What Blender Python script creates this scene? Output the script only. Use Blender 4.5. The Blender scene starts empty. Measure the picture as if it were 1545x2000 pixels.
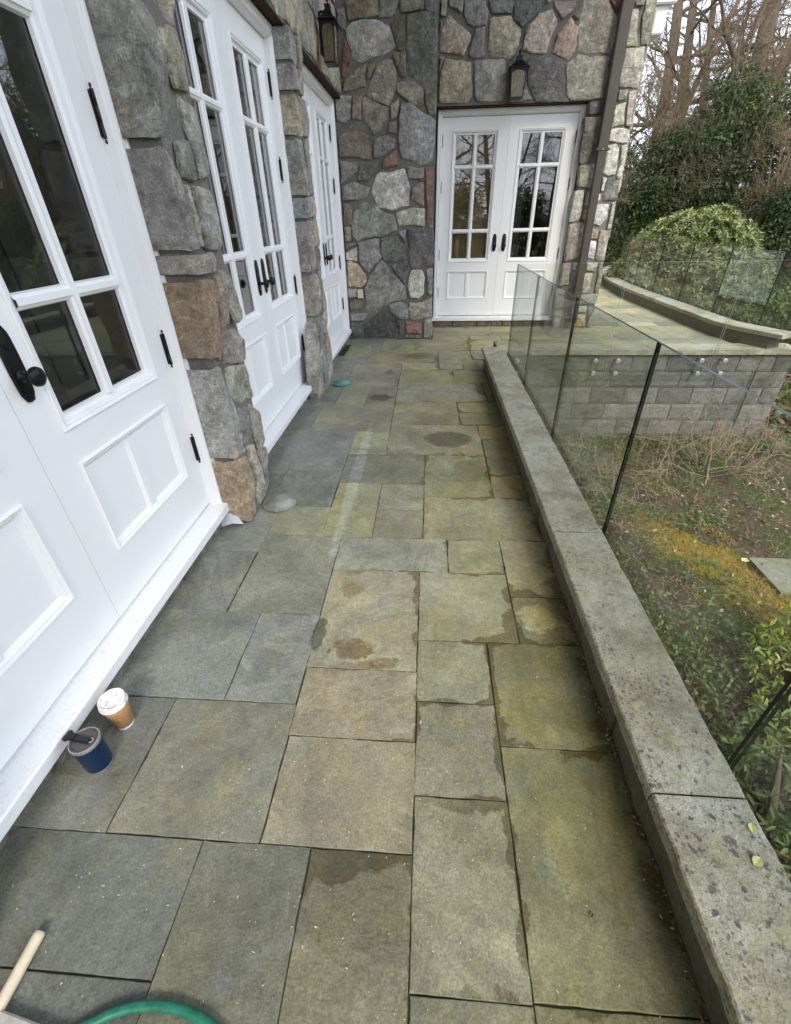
import bpy, bmesh, math, random
import numpy as np
from mathutils import Vector, Matrix, noise as mnoise
R = math.radians
random.seed(7); RNG = np.random.default_rng(11)
sc = bpy.context.scene
COL = sc.collection

# ---------------------------------------------------------------- camera
cam_d = bpy.data.cameras.new('camera'); cam = bpy.data.objects.new('camera', cam_d); COL.objects.link(cam)
yaw, pitch, roll = -0.0807562, 0.583595, 0.0229644
cy, sy, cp, sp, cr, sr = math.cos(yaw), math.sin(yaw), math.cos(pitch), math.sin(pitch), math.cos(roll), math.sin(roll)
fwd = Vector((sy*cp, cy*cp, -sp)); rgt = Vector((cy, -sy, 0)); dwn = fwd.cross(rgt)
r2 = cr*rgt + sr*dwn; d2 = -sr*rgt + cr*dwn
m = Matrix((r2, -d2, -fwd)).transposed().to_4x4(); m.translation = (0, 0, 1.5)
cam.matrix_world = m
cam_d.sensor_fit = 'HORIZONTAL'; cam_d.sensor_width = 36; cam_d.lens = 871.84/1545*36
cam_d.clip_start = .02; cam_d.clip_end = 600
sc.camera = cam
# ---------------------------------------------------------------- light
SUN_EL = 44; SUN_DIR = Vector((-.24, .95, 0)).normalized()      # the way the light travels over the ground
W = bpy.data.worlds.new('World'); sc.world = W; W.use_nodes = True
wn = W.node_tree; wn.nodes.clear()
def wnode(t, **k):
    n = wn.nodes.new(t)
    for a, b in k.items(): setattr(n, a, b)
    return n
sky = wnode('ShaderNodeTexSky', sky_type='NISHITA', sun_disc=False, sun_elevation=R(SUN_EL), sun_rotation=math.atan2(-SUN_DIR.x, -SUN_DIR.y))
sky.air_density = 1.0; sky.dust_density = 2.5; sky.ozone_density = 1.0
tc = wnode('ShaderNodeTexCoord'); mp = wnode('ShaderNodeMapping'); mp.inputs['Scale'].default_value = (1, 1, 2.4)
cn = wnode('ShaderNodeTexNoise'); cn.inputs['Scale'].default_value = 2.2; cn.inputs['Detail'].default_value = 6; cn.inputs['Roughness'].default_value = .55
cr_ = wnode('ShaderNodeValToRGB'); cr_.color_ramp.elements[0].position = .30; cr_.color_ramp.elements[1].position = .60
cr_.color_ramp.elements[0].color = (.42, .42, .42, 1); cr_.color_ramp.elements[1].color = (.97, .97, .97, 1)
mx = wnode('ShaderNodeMix', data_type='RGBA'); mx.inputs['B'].default_value = (9.4, 10.2, 11.6, 1)
bg = wnode('ShaderNodeBackground'); bg.inputs['Strength'].default_value = .12; wo = wnode('ShaderNodeOutputWorld')
L = wn.links.new
L(tc.outputs['Generated'], mp.inputs['Vector']); L(mp.outputs[0], cn.inputs['Vector']); L(cn.outputs[0], cr_.inputs[0])
L(cr_.outputs[0], mx.inputs['Factor']); L(sky.outputs[0], mx.inputs['A']); L(mx.outputs['Result'], bg.inputs[0]); L(bg.outputs[0], wo.inputs[0])
sd = bpy.data.lights.new('sun', 'SUN'); sd.energy = 1.3; sd.angle = R(18); sd.color = (1, .93, .82)
sun = bpy.data.objects.new('sun', sd); COL.objects.link(sun)
dv = Vector((SUN_DIR.x*math.cos(R(SUN_EL)), SUN_DIR.y*math.cos(R(SUN_EL)), -math.sin(R(SUN_EL))))
sun.rotation_euler = dv.to_track_quat('-Z', 'Y').to_euler(); sun.location = (8, -10, 14)
sc.view_settings.view_transform = 'Standard'; sc.view_settings.look = 'None'; sc.view_settings.gamma = 1
sc.view_settings.use_curve_mapping = False; sc.view_settings.exposure = 1.36
sc.render.engine = 'CYCLES'

# ---------------------------------------------------------------- materials
class NT:
    """small helper that chains shader nodes"""
    def __init__(s, name, rough=.6, metal=0, spec=.5):
        s.m = bpy.data.materials.new(name); s.m.use_nodes = True; s.t = s.m.node_tree; s.t.nodes.clear()
        s.out = s.t.nodes.new('ShaderNodeOutputMaterial'); s.b = s.t.nodes.new('ShaderNodeBsdfPrincipled')
        s.t.links.new(s.b.outputs[0], s.out.inputs[0])
        s.b.inputs['Roughness'].default_value = rough; s.b.inputs['Metallic'].default_value = metal
        s.b.inputs['Specular IOR Level'].default_value = spec
    def n(s, t, **k):
        x = s.t.nodes.new(t)
        for a, b in k.items(): setattr(x, a, b)
        return x
    def put(s, inp, v):
        if isinstance(v, (int, float)): inp.default_value = v
        elif isinstance(v, tuple):
            inp.default_value = v if len(v) == len(inp.default_value) else tuple(v)+(1,)
        else: s.t.links.new(v, inp)
    def pos(s): return s.n('ShaderNodeNewGeometry').outputs['Position']
    def tex(s, w='Object'): return s.n('ShaderNodeTexCoord').outputs[w]
    def rnd(s): return s.n('ShaderNodeObjectInfo').outputs['Random']
    def ocol(s): return s.n('ShaderNodeObjectInfo').outputs['Color']
    def vmath(s, op, a, b):
        x = s.n('ShaderNodeVectorMath', operation=op); s.put(x.inputs[0], a); s.put(x.inputs[1], b); return x.outputs[0]
    def scale(s, v, f):
        x = s.n('ShaderNodeVectorMath', operation='SCALE'); s.put(x.inputs[0], v); x.inputs['Scale'].default_value = f; return x.outputs[0]
    def noise(s, v, sc_=5, det=4, rough=.55, dist=0, w=None, col=False):
        x = s.n('ShaderNodeTexNoise'); s.put(x.inputs['Vector'], v)
        if w is not None:
            x.noise_dimensions = '4D'; ww = s.math('MULTIPLY', w, 37.0); s.put(x.inputs['W'], ww)
        x.inputs['Scale'].default_value = sc_; x.inputs['Detail'].default_value = det
        x.inputs['Roughness'].default_value = rough; x.inputs['Distortion'].default_value = dist
        return x.outputs[1 if col else 0]
    def vor(s, v, sc_=5, feat='F1', out='Distance', rnd=1.0):
        x = s.n('ShaderNodeTexVoronoi', feature=feat); s.put(x.inputs['Vector'], v); x.inputs['Scale'].default_value = sc_
        x.inputs['Randomness'].default_value = rnd; return x.outputs[out]
    def math(s, op, a, b=0.0, clamp=False):
        x = s.n('ShaderNodeMath', operation=op, use_clamp=clamp); s.put(x.inputs[0], a); s.put(x.inputs[1], b); return x.outputs[0]
    def ramp(s, f, *st):
        x = s.n('ShaderNodeValToRGB'); e = x.color_ramp.elements
        while len(e) < len(st): e.new(.5)
        for el, (p, c) in zip(e, st):
            el.position = p; el.color = (c, c, c, 1) if isinstance(c, (int, float)) else tuple(c)+(1,)
        s.put(x.inputs[0], f); return x.outputs[0]
    def mix(s, f, a, b, mode='MIX'):
        x = s.n('ShaderNodeMix', data_type='RGBA', blend_type=mode); s.put(x.inputs['Factor'], f); s.put(x.inputs['A'], a); s.put(x.inputs['B'], b)
        return x.outputs['Result']
    def mul(s, c, f):                      # colour x grey factor
        return s.mix(1.0, c, f, 'MULTIPLY')
    def sep(s, v):
        x = s.n('ShaderNodeSeparateXYZ'); s.put(x.inputs[0], v); return x.outputs
    def comb(s, a, b, c):
        x = s.n('ShaderNodeCombineXYZ'); s.put(x.inputs[0], a); s.put(x.inputs[1], b); s.put(x.inputs[2], c); return x.outputs[0]
    def bump(s, h, strength=.4, dist=.01, prev=None):
        x = s.n('ShaderNodeBump'); x.inputs['Strength'].default_value = strength; x.inputs['Distance'].default_value = dist
        s.put(x.inputs['Height'], h)
        if prev is not None: s.t.links.new(prev, x.inputs['Normal'])
        return x.outputs[0]
    def end(s, col=None, rough=None, normal=None):
        if col is not None: s.put(s.b.inputs['Base Color'], col)
        if rough is not None: s.put(s.b.inputs['Roughness'], rough)
        if normal is not None: s.put(s.b.inputs['Normal'], normal)
        return s.m
M = {}
def plain(name, col, rough=.5, metal=0, spec=.5, nscale=0, namt=.12, bump=0):
    k = NT(name, rough, metal, spec); c = tuple(col)
    nrm = None
    if nscale:
        f = k.noise(k.tex(), nscale, 5, .6)
        c = k.mix(f, tuple(x*(1-namt*2) for x in col), tuple(min(1, x*(1+namt*2)) for x in col))
        if bump: nrm = k.bump(f, bump, .004)
    M[name] = k.end(c, None, nrm); return M[name]

# paving stone: flat natural cleft, algae, damp stains; colour comes from each slab
def mk_slab():
    k = NT('bluestone_paving', .6, 0, .45); p = k.pos(); rn = k.rnd(); base = k.ocol()
    pv = k.vmath('ADD', p, k.comb(k.math('MULTIPLY', rn, 19.0), k.math('MULTIPLY', rn, 7.0), 0.0))
    big = k.noise(pv, 2.6, 5, .6, .6); mid = k.noise(pv, 9, 6, .65, .8); fine = k.noise(p, 150, 3, .7); fine2 = k.noise(p, 48, 4, .7, .5)
    c = k.mul(base, k.ramp(big, (.28, .70), (.72, 1.28)))
    c = k.mul(c, k.ramp(mid, (.3, .82), (.7, 1.16)))
    # olive / rust cast wandering inside a slab
    c = k.mix(k.ramp(k.noise(pv, 1.7, 4, .6, 1.2), (.48, 0), (.68, .45)), c, k.mul(c, (1.22, 1.08, .62)))
    c = k.mix(k.ramp(k.noise(pv, 3.1, 5, .6, 1.5), (.56, 0), (.70, .38)), c, (.18, .195, .20))
    # fine grain and pale flecks
    c = k.mul(c, k.ramp(fine, (.28, .66), (.72, 1.36)))
    c = k.mul(c, k.ramp(fine2, (.3, .82), (.7, 1.2)))
    c = k.mix(k.ramp(k.noise(pv, 34, 6, .75, 2.2), (.58, 0), (.68, .22)), c, k.mul(c, (1.6, 1.6, 1.55)))
    vr = k.n('ShaderNodeVectorRotate', rotation_type='Z_AXIS'); k.put(vr.inputs['Vector'], pv); k.put(vr.inputs['Angle'], k.math('MULTIPLY', rn, 6.28)); pr = vr.outputs[0]
    ns = k.noise(k.vmath('MULTIPLY', pr, (1.0, 2.6, 1.0)), 2.3, 6, .62, 1.6); lay = k.math('DIVIDE', k.math('FLOOR', k.math('MULTIPLY', ns, 13.0)), 13.0)
    fr_ = k.math('FRACT', k.math('MULTIPLY', ns, 13.0)); la = k.ramp(rn, (.25, .25), (.8, 1.0))
    c = k.mix(k.math('MULTIPLY', la, k.ramp(fr_, (.0, .5), (.07, 0))), c, k.mul(c, (.62, .60, .52)))
    c = k.mix(k.math('MULTIPLY', la, k.ramp(fr_, (.90, 0), (.99, .35))), c, k.mul(c, (1.3, 1.3, 1.25)))
    wn_ = k.n('ShaderNodeTexWhiteNoise', noise_dimensions='1D'); k.put(wn_.inputs['W'], k.math('ADD', lay, rn))
    c = k.mul(c, k.ramp(wn_.outputs['Value'], (0, .90), (1, 1.10)))
    st = k.noise(k.vmath('MULTIPLY', pr, (60.0, 9.0, 1.0)), 1.0, 5, .75, 1.0)
    c = k.mix(k.ramp(st, (.60, 0), (.74, .35)), c, k.mul(c, (1.6, 1.6, 1.55)))
    st2 = k.noise(k.vmath('MULTIPLY', pr, (7.0, 30.0, 1.0)), 1.0, 5, .75, 1.4)
    c = k.mul(c, k.ramp(st2, (.26, .72), (.38, 1.0), (.64, 1.0), (.76, 1.18)))
    # algae: stronger towards the wet parapet side and further down the walk
    x, y, z = k.sep(p)
    am = k.math('ADD', k.math('MULTIPLY', k.math('MINIMUM', x, .35), .55), k.math('MULTIPLY', k.math('MINIMUM', y, 4.0), .030))
    am = k.math('ADD', am, k.math('MULTIPLY', k.math('SUBTRACT', k.noise(p, 3.3, 6, .65, .8), .5), 1.9))
    am = k.ramp(am, (-.05, 0), (.55, .6))
    c = k.mix(am, c, k.mul(c, (1.10, 1.05, .58)))
    # dark wet band against the parapet
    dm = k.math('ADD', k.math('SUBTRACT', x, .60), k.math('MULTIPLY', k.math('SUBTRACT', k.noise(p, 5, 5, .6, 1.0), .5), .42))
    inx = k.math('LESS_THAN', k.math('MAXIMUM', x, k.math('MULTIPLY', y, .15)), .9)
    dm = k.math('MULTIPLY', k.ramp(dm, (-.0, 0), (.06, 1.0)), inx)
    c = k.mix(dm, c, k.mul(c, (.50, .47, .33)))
    # flaked edges: damp darker rim inside the slab outline
    g = k.sep(k.tex('Generated'))
    ex = k.math('MINIMUM', g[0], k.math('SUBTRACT', 1.0, g[0])); ey = k.math('MINIMUM', g[1], k.math('SUBTRACT', 1.0, g[1]))
    e = k.math('MINIMUM', ex, ey)
    er = k.math('ADD', e, k.math('MULTIPLY', k.math('SUBTRACT', k.noise(p, 15, 7, .75, .8), .5), .20))
    er = k.math('ADD', er, k.math('MULTIPLY', k.math('SUBTRACT', k.noise(pv, 2.9, 3, .55), .44), .62))
    side = k.ramp(k.math('ADD', k.math('ADD', x, .08), k.math('MULTIPLY', rn, .5)), (.05, .0), (.35, 1.0))
    er = k.math('MULTIPLY', k.ramp(er, (.040, 1), (.050, 0)), k.math('MULTIPLY', side, k.math('LESS_THAN', x, .9)))
    c = k.mix(er, c, k.mul(c, (.52, .47, .36)))
    # individual stains (x, y, rx, ry, strength)
    wet = dm
    for (sx, sy_, rx, ry, amt, tint) in STAINS:
        dx = k.math('DIVIDE', k.math('SUBTRACT', x, sx), rx); dy = k.math('DIVIDE', k.math('SUBTRACT', y, sy_), ry)
        d = k.math('SQRT', k.math('ADD', k.math('MULTIPLY', dx, dx), k.math('MULTIPLY', dy, dy)))
        d = k.math('ADD', d, k.math('MULTIPLY', k.math('SUBTRACT', k.noise(p, 13, 7, .72, .8), .5), .9 if rx > .18 else 2.1))
        f = k.ramp(d, (.80, abs(amt)), (.98, 0))
        c = k.mix(f, c, k.mul(c, tint)); wet = k.math('MAXIMUM', wet, k.math('MULTIPLY', f, .6)) if tint[0] < 1 else wet
    # droppings, chips
    v = k.vor(p, 26, 'F1'); spk = k.math('LESS_THAN', v, .035)
    spk = k.math('MULTIPLY', spk, k.math('GREATER_THAN', k.noise(p, 3.0, 2), .52))
    c = k.mix(spk, c, (.42, .40, .31))
    v2 = k.vor(k.vmath('ADD', p, (3.3, 1.7, 0.0)), 17, 'F1'); sp2 = k.math('MULTIPLY', k.ramp(v2, (.03, 1), (.055, 0)), k.math('GREATER_THAN', k.noise(p, 2.0, 2), .55))
    c = k.mix(k.math('MULTIPLY', sp2, .7), c, (.03, .03, .025))
    ro = k.math('SUBTRACT', k.ramp(mid, (.3, .52), (.7, .74)), k.math('MULTIPLY', wet, .26))
    h = k.math('ADD', k.math('MULTIPLY', lay, 3.0), k.math('ADD', k.math('MULTIPLY', mid, 1.0), k.math('ADD', k.math('MULTIPLY', fine, .22), k.math('ADD', k.math('MULTIPLY', st, .35), k.math('MULTIPLY', st2, .5)))))
    nrm = k.bump(h, .6, .006)
    M['slab'] = k.end(c, ro, nrm)
STAINS = [(.17, 3.34, .21, .17, .95, (.42, .41, .39)), (-.10, 5.93, .22, .18, .75, (.55, .48, .34)), (-.29, 1.22, .105, .055, .95, (.60, .52, .40)),
          (-.34, 1.57, .06, .055, .8, (.62, .56, .44)), (-.47, 4.33, .12, .11, .9, (.45, .38, .30)), (.30, 2.80, .14, .20, .6, (.58, .54, .42)),
          (-.45, 1.30, .03, .10, .9, (.35, .36, .36)), (.50, 1.43, .09, .08, .9, (1.8, 1.75, 1.6)), (-.45, 5.2, .05, .10, .8, (.45, .40, .32)),
          (-.49, 2.72, .045, .95, .85, (1.35, 1.4, 1.75)), (-.80, 3.1, .30, .28, .5, (1.22, 1.22, 1.25)),
          (.40, .55, .05, .10, .55, (1.5, 1.5, 1.45)), (-.15, 1.16, .07, .03, .8, (.62, .55, .42)), (.34, .36, .16, .10, .5, (1.3, 1.3, 1.3)), (-.62, .70, .05, .07, .6, (1.4, 1.3, .95))]

def mk_rock():
    k = NT('field_stone', .82, 0, .35); o = k.tex(); rn = k.rnd(); base = k.ocol(); p = k.pos()
    big = k.noise(o, 6, 5, .6, .7, w=rn); mid = k.noise(o, 20, 6, .7, .6, w=rn); fine = k.noise(p, 130, 4, .75)
    c = k.mul(base, k.ramp(big, (.25, .50), (.75, 1.5)))
    c = k.mul(c, k.ramp(mid, (.28, .58), (.5, 1.0), (.72, 1.55)))
    c = k.mix(k.ramp(k.noise(o, 4.2, 5, .65, 1.5, w=rn), (.54, 0), (.66, .5)), c, k.mul(c, (1.25, 1.0, .74)))
    c = k.mix(k.ramp(k.noise(o, 9, 6, .7, 1.0, w=rn), (.58, 0), (.70, .55)), c, (.40, .40, .375))
    c = k.mix(k.ramp(k.noise(p, 14, 7, .72, 1.5), (.57, 0), (.68, .6)), c, k.mul(c, (.42, .42, .40)))
    c = k.mul(c, k.ramp(fine, (.25, .60), (.75, 1.4)))
    ly = k.noise(k.vmath('MULTIPLY', o, (8.0, 8.0, 40.0)), 1.0, 5, .7, 1.6, w=rn)
    vein = k.math('MULTIPLY', k.ramp(k.math('ABSOLUTE', k.math('SUBTRACT', k.noise(o, 5.5, 4, .5, 1.2, w=rn), .5)), (.006, 1), (.016, 0)), .5)
    c = k.mix(vein, c, k.mul(c, (1.8, 1.75, 1.65)))
    h = k.math('ADD', k.math('MULTIPLY', mid, 1.6), k.math('ADD', k.math('MULTIPLY', fine, .45), k.math('MULTIPLY', ly, .9)))
    h = k.math('ADD', h, k.math('MULTIPLY', k.vor(k.vmath('ADD', o, k.scale(k.noise(o, 9, 3, .5, col=True), .12)), 15, 'F1'), .8))
    M['rock'] = k.end(c, .84, k.bump(h, 1.0, .020))
    k = NT('mortar', .92, 0, .2); p = k.pos()
    a = k.noise(p, 9, 5, .65); f = k.noise(p, 95, 4, .7)
    c = k.mix(a, (.115, .108, .095), (.25, .238, .212)); c = k.mul(c, k.ramp(f, (.25, .65), (.75, 1.35)))  # mortar tone also darkened to carry the shadow in the gaps between stones
    c = k.mix(k.ramp(k.noise(p, 4, 4, .6, 1), (.55, 0), (.7, .6)), c, (.06, .06, .052))
    M['mortar'] = k.end(c, .92, k.bump(k.math('ADD', k.math('MULTIPLY', a, 2.0), f), .8, .008))

def mk_coping():
    k = NT('coping_bluestone', .75, 0, .4); p = k.pos(); rn = k.rnd(); x, y, z = k.sep(p)
    big = k.noise(p, 3.2, 5, .65, .8); mid = k.noise(p, 24, 6, .7, .5); fine = k.noise(p, 170, 3, .7)
    c = k.mix(k.ramp(big, (.35, 0), (.62, 1)), (.43, .425, .36), (.35, .32, .22))
    c = k.mix(k.ramp(k.noise(p, 1.7, 4, .6, 1.5), (.46, 0), (.60, .7)), c, (.235, .205, .135))
    c = k.mul(c, k.ramp(mid, (.28, .66), (.72, 1.3))); c = k.mul(c, k.ramp(fine, (.25, .62), (.75, 1.4)))
    near = k.ramp(k.math('MULTIPLY', y, .25), (.22, 1.0), (.60, .38))
    sp = k.vor(k.vmath('ADD', p, k.scale(k.noise(p, 26, 5, .7, col=True), .05)), 30, 'F1')
    sp = k.math('MULTIPLY', k.math('ADD', sp, k.math('MULTIPLY', k.math('SUBTRACT', .57, k.noise(p, 5, 3, .6)), .9)), 1.0)
    c = k.mix(k.math('MULTIPLY', k.ramp(sp, (.20, .85), (.28, 0)), near), c, (.055, .055, .06))
    sp2 = k.vor(k.vmath('ADD', p, (1.0, 5.0, .3)), 75, 'F1')
    c = k.mix(k.math('MULTIPLY', k.ramp(k.math('ADD', sp2, k.math('MULTIPLY', k.math('SUBTRACT', .56, k.noise(p, 8, 3)), .8)), (.25, .75), (.34, 0)), near), c, (.09, .085, .08))
    lich = k.noise(p, 9, 7, .75, 1.2)
    c = k.mix(k.math('MULTIPLY', k.ramp(lich, (.50, 0), (.62, .6)), k.math('ADD', near, .1)), c, (.44, .42, .23)); c = k.mix(k.math('MULTIPLY', k.ramp(k.noise(p, 60, 5, .7), (.5, 0), (.6, .5)), near), c, (.22, .20, .13))
    M['coping'] = k.end(c, .78, k.bump(k.math('ADD', mid, k.math('MULTIPLY', fine, .5)), .9, .008))
    k = NT('parapet_face', .9, 0, .3); p = k.pos()
    a = k.noise(p, 6, 6, .7, .8); f = k.noise(p, 60, 5, .7); zz = k.sep(p)[2]
    c = k.mix(a, (.06, .055, .036), (.20, .185, .13)); c = k.mul(c, k.ramp(f, (.25, .6), (.75, 1.4)))
    M['parapet'] = k.end(c, .9, k.bump(k.math('ADD', a, k.math('MULTIPLY', f, .6)), .9, .012))
    k = NT('split_block', .92, 0, .3); p = k.pos(); rn = k.rnd()
    a = k.noise(p, 7, 5, .65, .6, w=rn); f = k.noise(p, 55, 5, .75)
    c = k.mix(a, (.13, .13, .115), (.30, .29, .26)); c = k.mul(c, k.ramp(f, (.25, .5), (.75, 1.5))); c = k.mul(c, k.ramp(rn, (0, .78), (1, 1.2)))
    c = k.mix(k.ramp(k.noise(p, 1.5, 5, .65, .8), (.48, 0), (.62, .6)), c, (.075, .078, .05))
    x, y, z = k.sep(p)
    gm = k.math('ADD', k.math('SUBTRACT', 2.6, x), k.math('MULTIPLY', k.noise(p, 3, 5, .6, 1), 1.2))
    c = k.mix(k.ramp(k.math('MULTIPLY', gm, .5), (.35, 0), (.75, .75)), c, k.mul(c, (.62, .70, .42)))
    M['block'] = k.end(c, .92, k.bump(k.math('ADD', k.math('MULTIPLY', a, 1.5), f), 1.0, .02))

def mk_glass(name, tint, ior=1.5, gain=1.0, dirt=.0, dcol=(.5, .52, .5)):
    k = NT(name); t = k.t
    tr = k.n('ShaderNodeBsdfTransparent'); tr.inputs[0].default_value = tuple(tint)+(1,)
    gl = k.n('ShaderNodeBsdfAnisotropic') if False else k.n('ShaderNodeBsdfGlossy'); gl.inputs['Roughness'].default_value = .0
    ge = k.n('ShaderNodeNewGeometry'); dp = k.n('ShaderNodeVectorMath', operation='DOT_PRODUCT')
    t.links.new(ge.outputs['Incoming'], dp.inputs[0]); t.links.new(ge.outputs['Normal'], dp.inputs[1])
    r0 = ((ior-1)/(ior+1))**2; ca = k.math('ABSOLUTE', dp.outputs['Value']); g5 = k.math('POWER', k.math('SUBTRACT', 1.0, ca), 5.0)
    f = k.math('MULTIPLY', k.math('ADD', r0, k.math('MULTIPLY', g5, 1-r0)), gain, True)
    ms = k.n('ShaderNodeMixShader'); k.put(ms.inputs[0], f); t.links.new(tr.outputs[0], ms.inputs[1]); t.links.new(gl.outputs[0], ms.inputs[2])
    last = ms.outputs[0]
    if dirt:
        df = k.n('ShaderNodeBsdfDiffuse'); df.inputs[0].default_value = tuple(dcol)+(1,)
        m2 = k.n('ShaderNodeMixShader'); nz = k.noise(k.pos(), 2.2, 5, .6, .8)
        k.put(m2.inputs[0], k.ramp(nz, (.3, dirt*.3), (.7, dirt))); t.links.new(last, m2.inputs[1]); t.links.new(df.outputs[0], m2.inputs[2]); last = m2.outputs[0]
    t.nodes.remove(k.b); t.links.new(last, k.out.inputs[0]); M[name] = k.m

def mk_leaf(name, cols, rough=.45, trans=.25, scale=3.0, spec=.4):
    k = NT(name, rough, 0, spec); p = k.pos()
    f = k.noise(p, scale, 3, .6); g = k.n('ShaderNodeNewGeometry').outputs['Random Per Island']
    a = k.mix(f, cols[0], cols[1]); c = k.mix(k.ramp(g, (.35, 0), (1.0, .85)), a, cols[2])
    if len(cols) > 3: c = k.mix(k.math('GREATER_THAN', g, .93), c, cols[3])
    k.put(k.b.inputs['Base Color'], c)
    tl = k.n('ShaderNodeBsdfTranslucent'); k.put(tl.inputs[0], k.mul(c, (1.2, 1.3, .6)))
    ms = k.n('ShaderNodeMixShader'); ms.inputs[0].default_value = trans
    k.t.links.new(k.b.outputs[0], ms.inputs[1]); k.t.links.new(tl.outputs[0], ms.inputs[2]); k.t.links.new(ms.outputs[0], k.out.inputs[0])
    M[name] = k.m

def mk_bark(name, a, b, scale=12, green=0):
    k = NT(name, .9, 0, .2); o = k.pos()
    v = k.vmath('MULTIPLY', o, (1.0, 1.0, .25)); f = k.noise(v, scale, 5, .65, .6)
    c = k.mix(f, a, b)
    if green: c = k.mix(k.ramp(k.noise(o, 1.6, 5, .6), (.45, 0), (.6, green)), c, (.06, .075, .03))
    M[name] = k.end(c, .9, k.bump(f, .8, .02))

def mk_ground():
    k = NT('garden_soil', .95, 0, .2); p = k.pos(); x, y, z = k.sep(p)
    a = k.noise(p, 2.6, 6, .65, .8); b = k.noise(p, 30, 6, .75, .6); f = k.noise(p, 120, 4, .7)
    c = k.mix(k.ramp(a, (.35, 0), (.65, 1)), (.065, .043, .027), (.17, .115, .072))
    c = k.mix(k.ramp(k.noise(p, 1.6, 5, .6, 1.0), (.46, 0), (.56, .9)), c, (.10, .12, .036))
    c = k.mul(c, k.ramp(b, (.28, .45), (.72, 1.6))); c = k.mul(c, k.ramp(f, (.25, .6), (.75, 1.4)))
    # orange-yellow moss running diagonally over the bed
    t = k.math('ADD', k.math('MULTIPLY', k.math('SUBTRACT', x, 2.72), .80), k.math('MULTIPLY', k.math('SUBTRACT', y, 3.25), .42))
    ms = k.math('SUBTRACT', 1.0, k.math('DIVIDE', k.math('ABSOLUTE', t), .34))
    u = k.math('SUBTRACT', k.math('MULTIPLY', k.math('SUBTRACT', y, 3.3), .9), k.math('MULTIPLY', k.math('SUBTRACT', x, 2.7), .42))
    ms = k.math('SUBTRACT', ms, k.math('POWER', k.math('ABSOLUTE', k.math('DIVIDE', u, 1.25)), 3.0))
    ms = k.math('ADD', ms, k.math('MULTIPLY', k.math('SUBTRACT', k.noise(p, 5, 7, .75, 1.2), .5), 4.2))
    mm = k.ramp(ms, (.25, 0), (.6, .95))
    c = k.mix(mm, c, k.mix(k.ramp(k.noise(p, 4, 5, .6), (.4, 0), (.6, 1)), (.46, .27, .035), (.26, .27, .05)))
    M['soil'] = k.end(c, .95, k.bump(k.math('ADD', b, k.math('MULTIPLY', f, .4)), 1.0, .04))

mk_slab(); mk_rock(); mk_coping(); mk_ground()
mk_glass('railing_glass', (.965, .98, .972), 1.52, 1.1, .004)
mk_glass('window_glass', (.70, .71, .69), 1.55, 2.1)
mk_glass('lantern_glass', (.60, .55, .42), 1.5, 1.0, .5, (.33, .28, .18))
plain('glass_edge', (.004, .008, .007), .25)
plain('glass_edge_light', (.55, .66, .62), .2)
def mk_white():
    k = NT('white_paint', .33, 0, .5); p = k.pos()
    f = k.noise(p, 1.4, 4, .6); g = k.noise(k.vmath('MULTIPLY', p, (60.0, 60.0, 7.0)), 1.0, 3, .6)
    c = k.mix(f, (.80, .80, .795), (.85, .85, .85))
    z = k.sep(p)[2]
    c = k.mix(k.math('MULTIPLY', k.ramp(z, (.10, .6), (.24, 0)), k.ramp(k.noise(p, 55, 6, .75, .5), (.54, 0), (.68, 1))), c, (.48, .45, .38))
    M['white'] = k.end(c, .33, k.bump(g, .22, .002))
mk_white()
plain('black_metal', (.012, .012, .013), .42, .6, .5, 40, .3, .1)
plain('bronze_black', (.018, .015, .014), .35, .5)
plain('gutter_brown', (.060, .052, .040), .5, .2, .5, 6, .18)
plain('lintel_rust', (.045, .022, .013), .85, .2, .3, 14, .3, .3)
plain('cream_plastic', (.66, .62, .40), .5)
plain('dark_joint', (.060, .056, .034), .95, 0, .2, 30, .3, .4)
plain('steel', (.55, .55, .54), .38, .8)
plain('interior_wall', (.17, .155, .125), .8); plain('interior_floor', (.10, .06, .035), .4); plain('interior_white', (.62, .61, .58), .6)
plain('curtain', (.20, .19, .17), .9); plain('blind', (.60, .44, .24), .8, 0, .3, 3, .06)
mk_bark('bark', (.085, .060, .042), (.20, .145, .105), 12, .5); mk_bark('twig_brown', (.15, .115, .07), (.27, .21, .13), 30)
mk_bark('twig_pale', (.27, .195, .125), (.46, .35, .235), 30); mk_bark('twig_red', (.25, .115, .06), (.42, .24, .13), 30)
mk_leaf('rhodo_leaf', [(.10, .125, .05), (.20, .23, .10), (.33, .36, .17), (.46, .42, .12)], .42, .2, 1.8)
mk_leaf('dark_leaf', [(.030, .052, .020), (.05, .08, .026), (.085, .115, .038)], .5, .2, 1.2)
mk_leaf('mid_leaf', [(.06, .095, .03), (.095, .13, .04), (.15, .19, .055)], .5, .25, 1.5)
mk_leaf('brown_leaf', [(.11, .065, .03), (.17, .10, .05), (.24, .155, .08)], .7, .25, 4)
mk_leaf('lime_leaf', [(.16, .24, .03), (.28, .34, .05), (.42, .45, .13), (.6, .62, .3)], .4, .3, 4)
mk_leaf('litter_leaf', [(.08, .05, .03), (.16, .10, .06), (.30, .21, .13), (.52, .39, .27)], .7, .1, 5)
mk_leaf('ground_leaf', [(.07, .11, .03), (.12, .17, .05), (.20, .26, .08)], .45, .25, 3)
mk_leaf('moss_leaf', [(.48, .28, .025), (.38, .32, .035), (.62, .42, .05)], .8, .3, 5)
mk_leaf('yellow_leaf', [(.62, .60, .22), (.66, .64, .28), (.70, .66, .30)], .5, .2, 3)
plain('crumb', (.66, .64, .54), .7)

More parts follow.
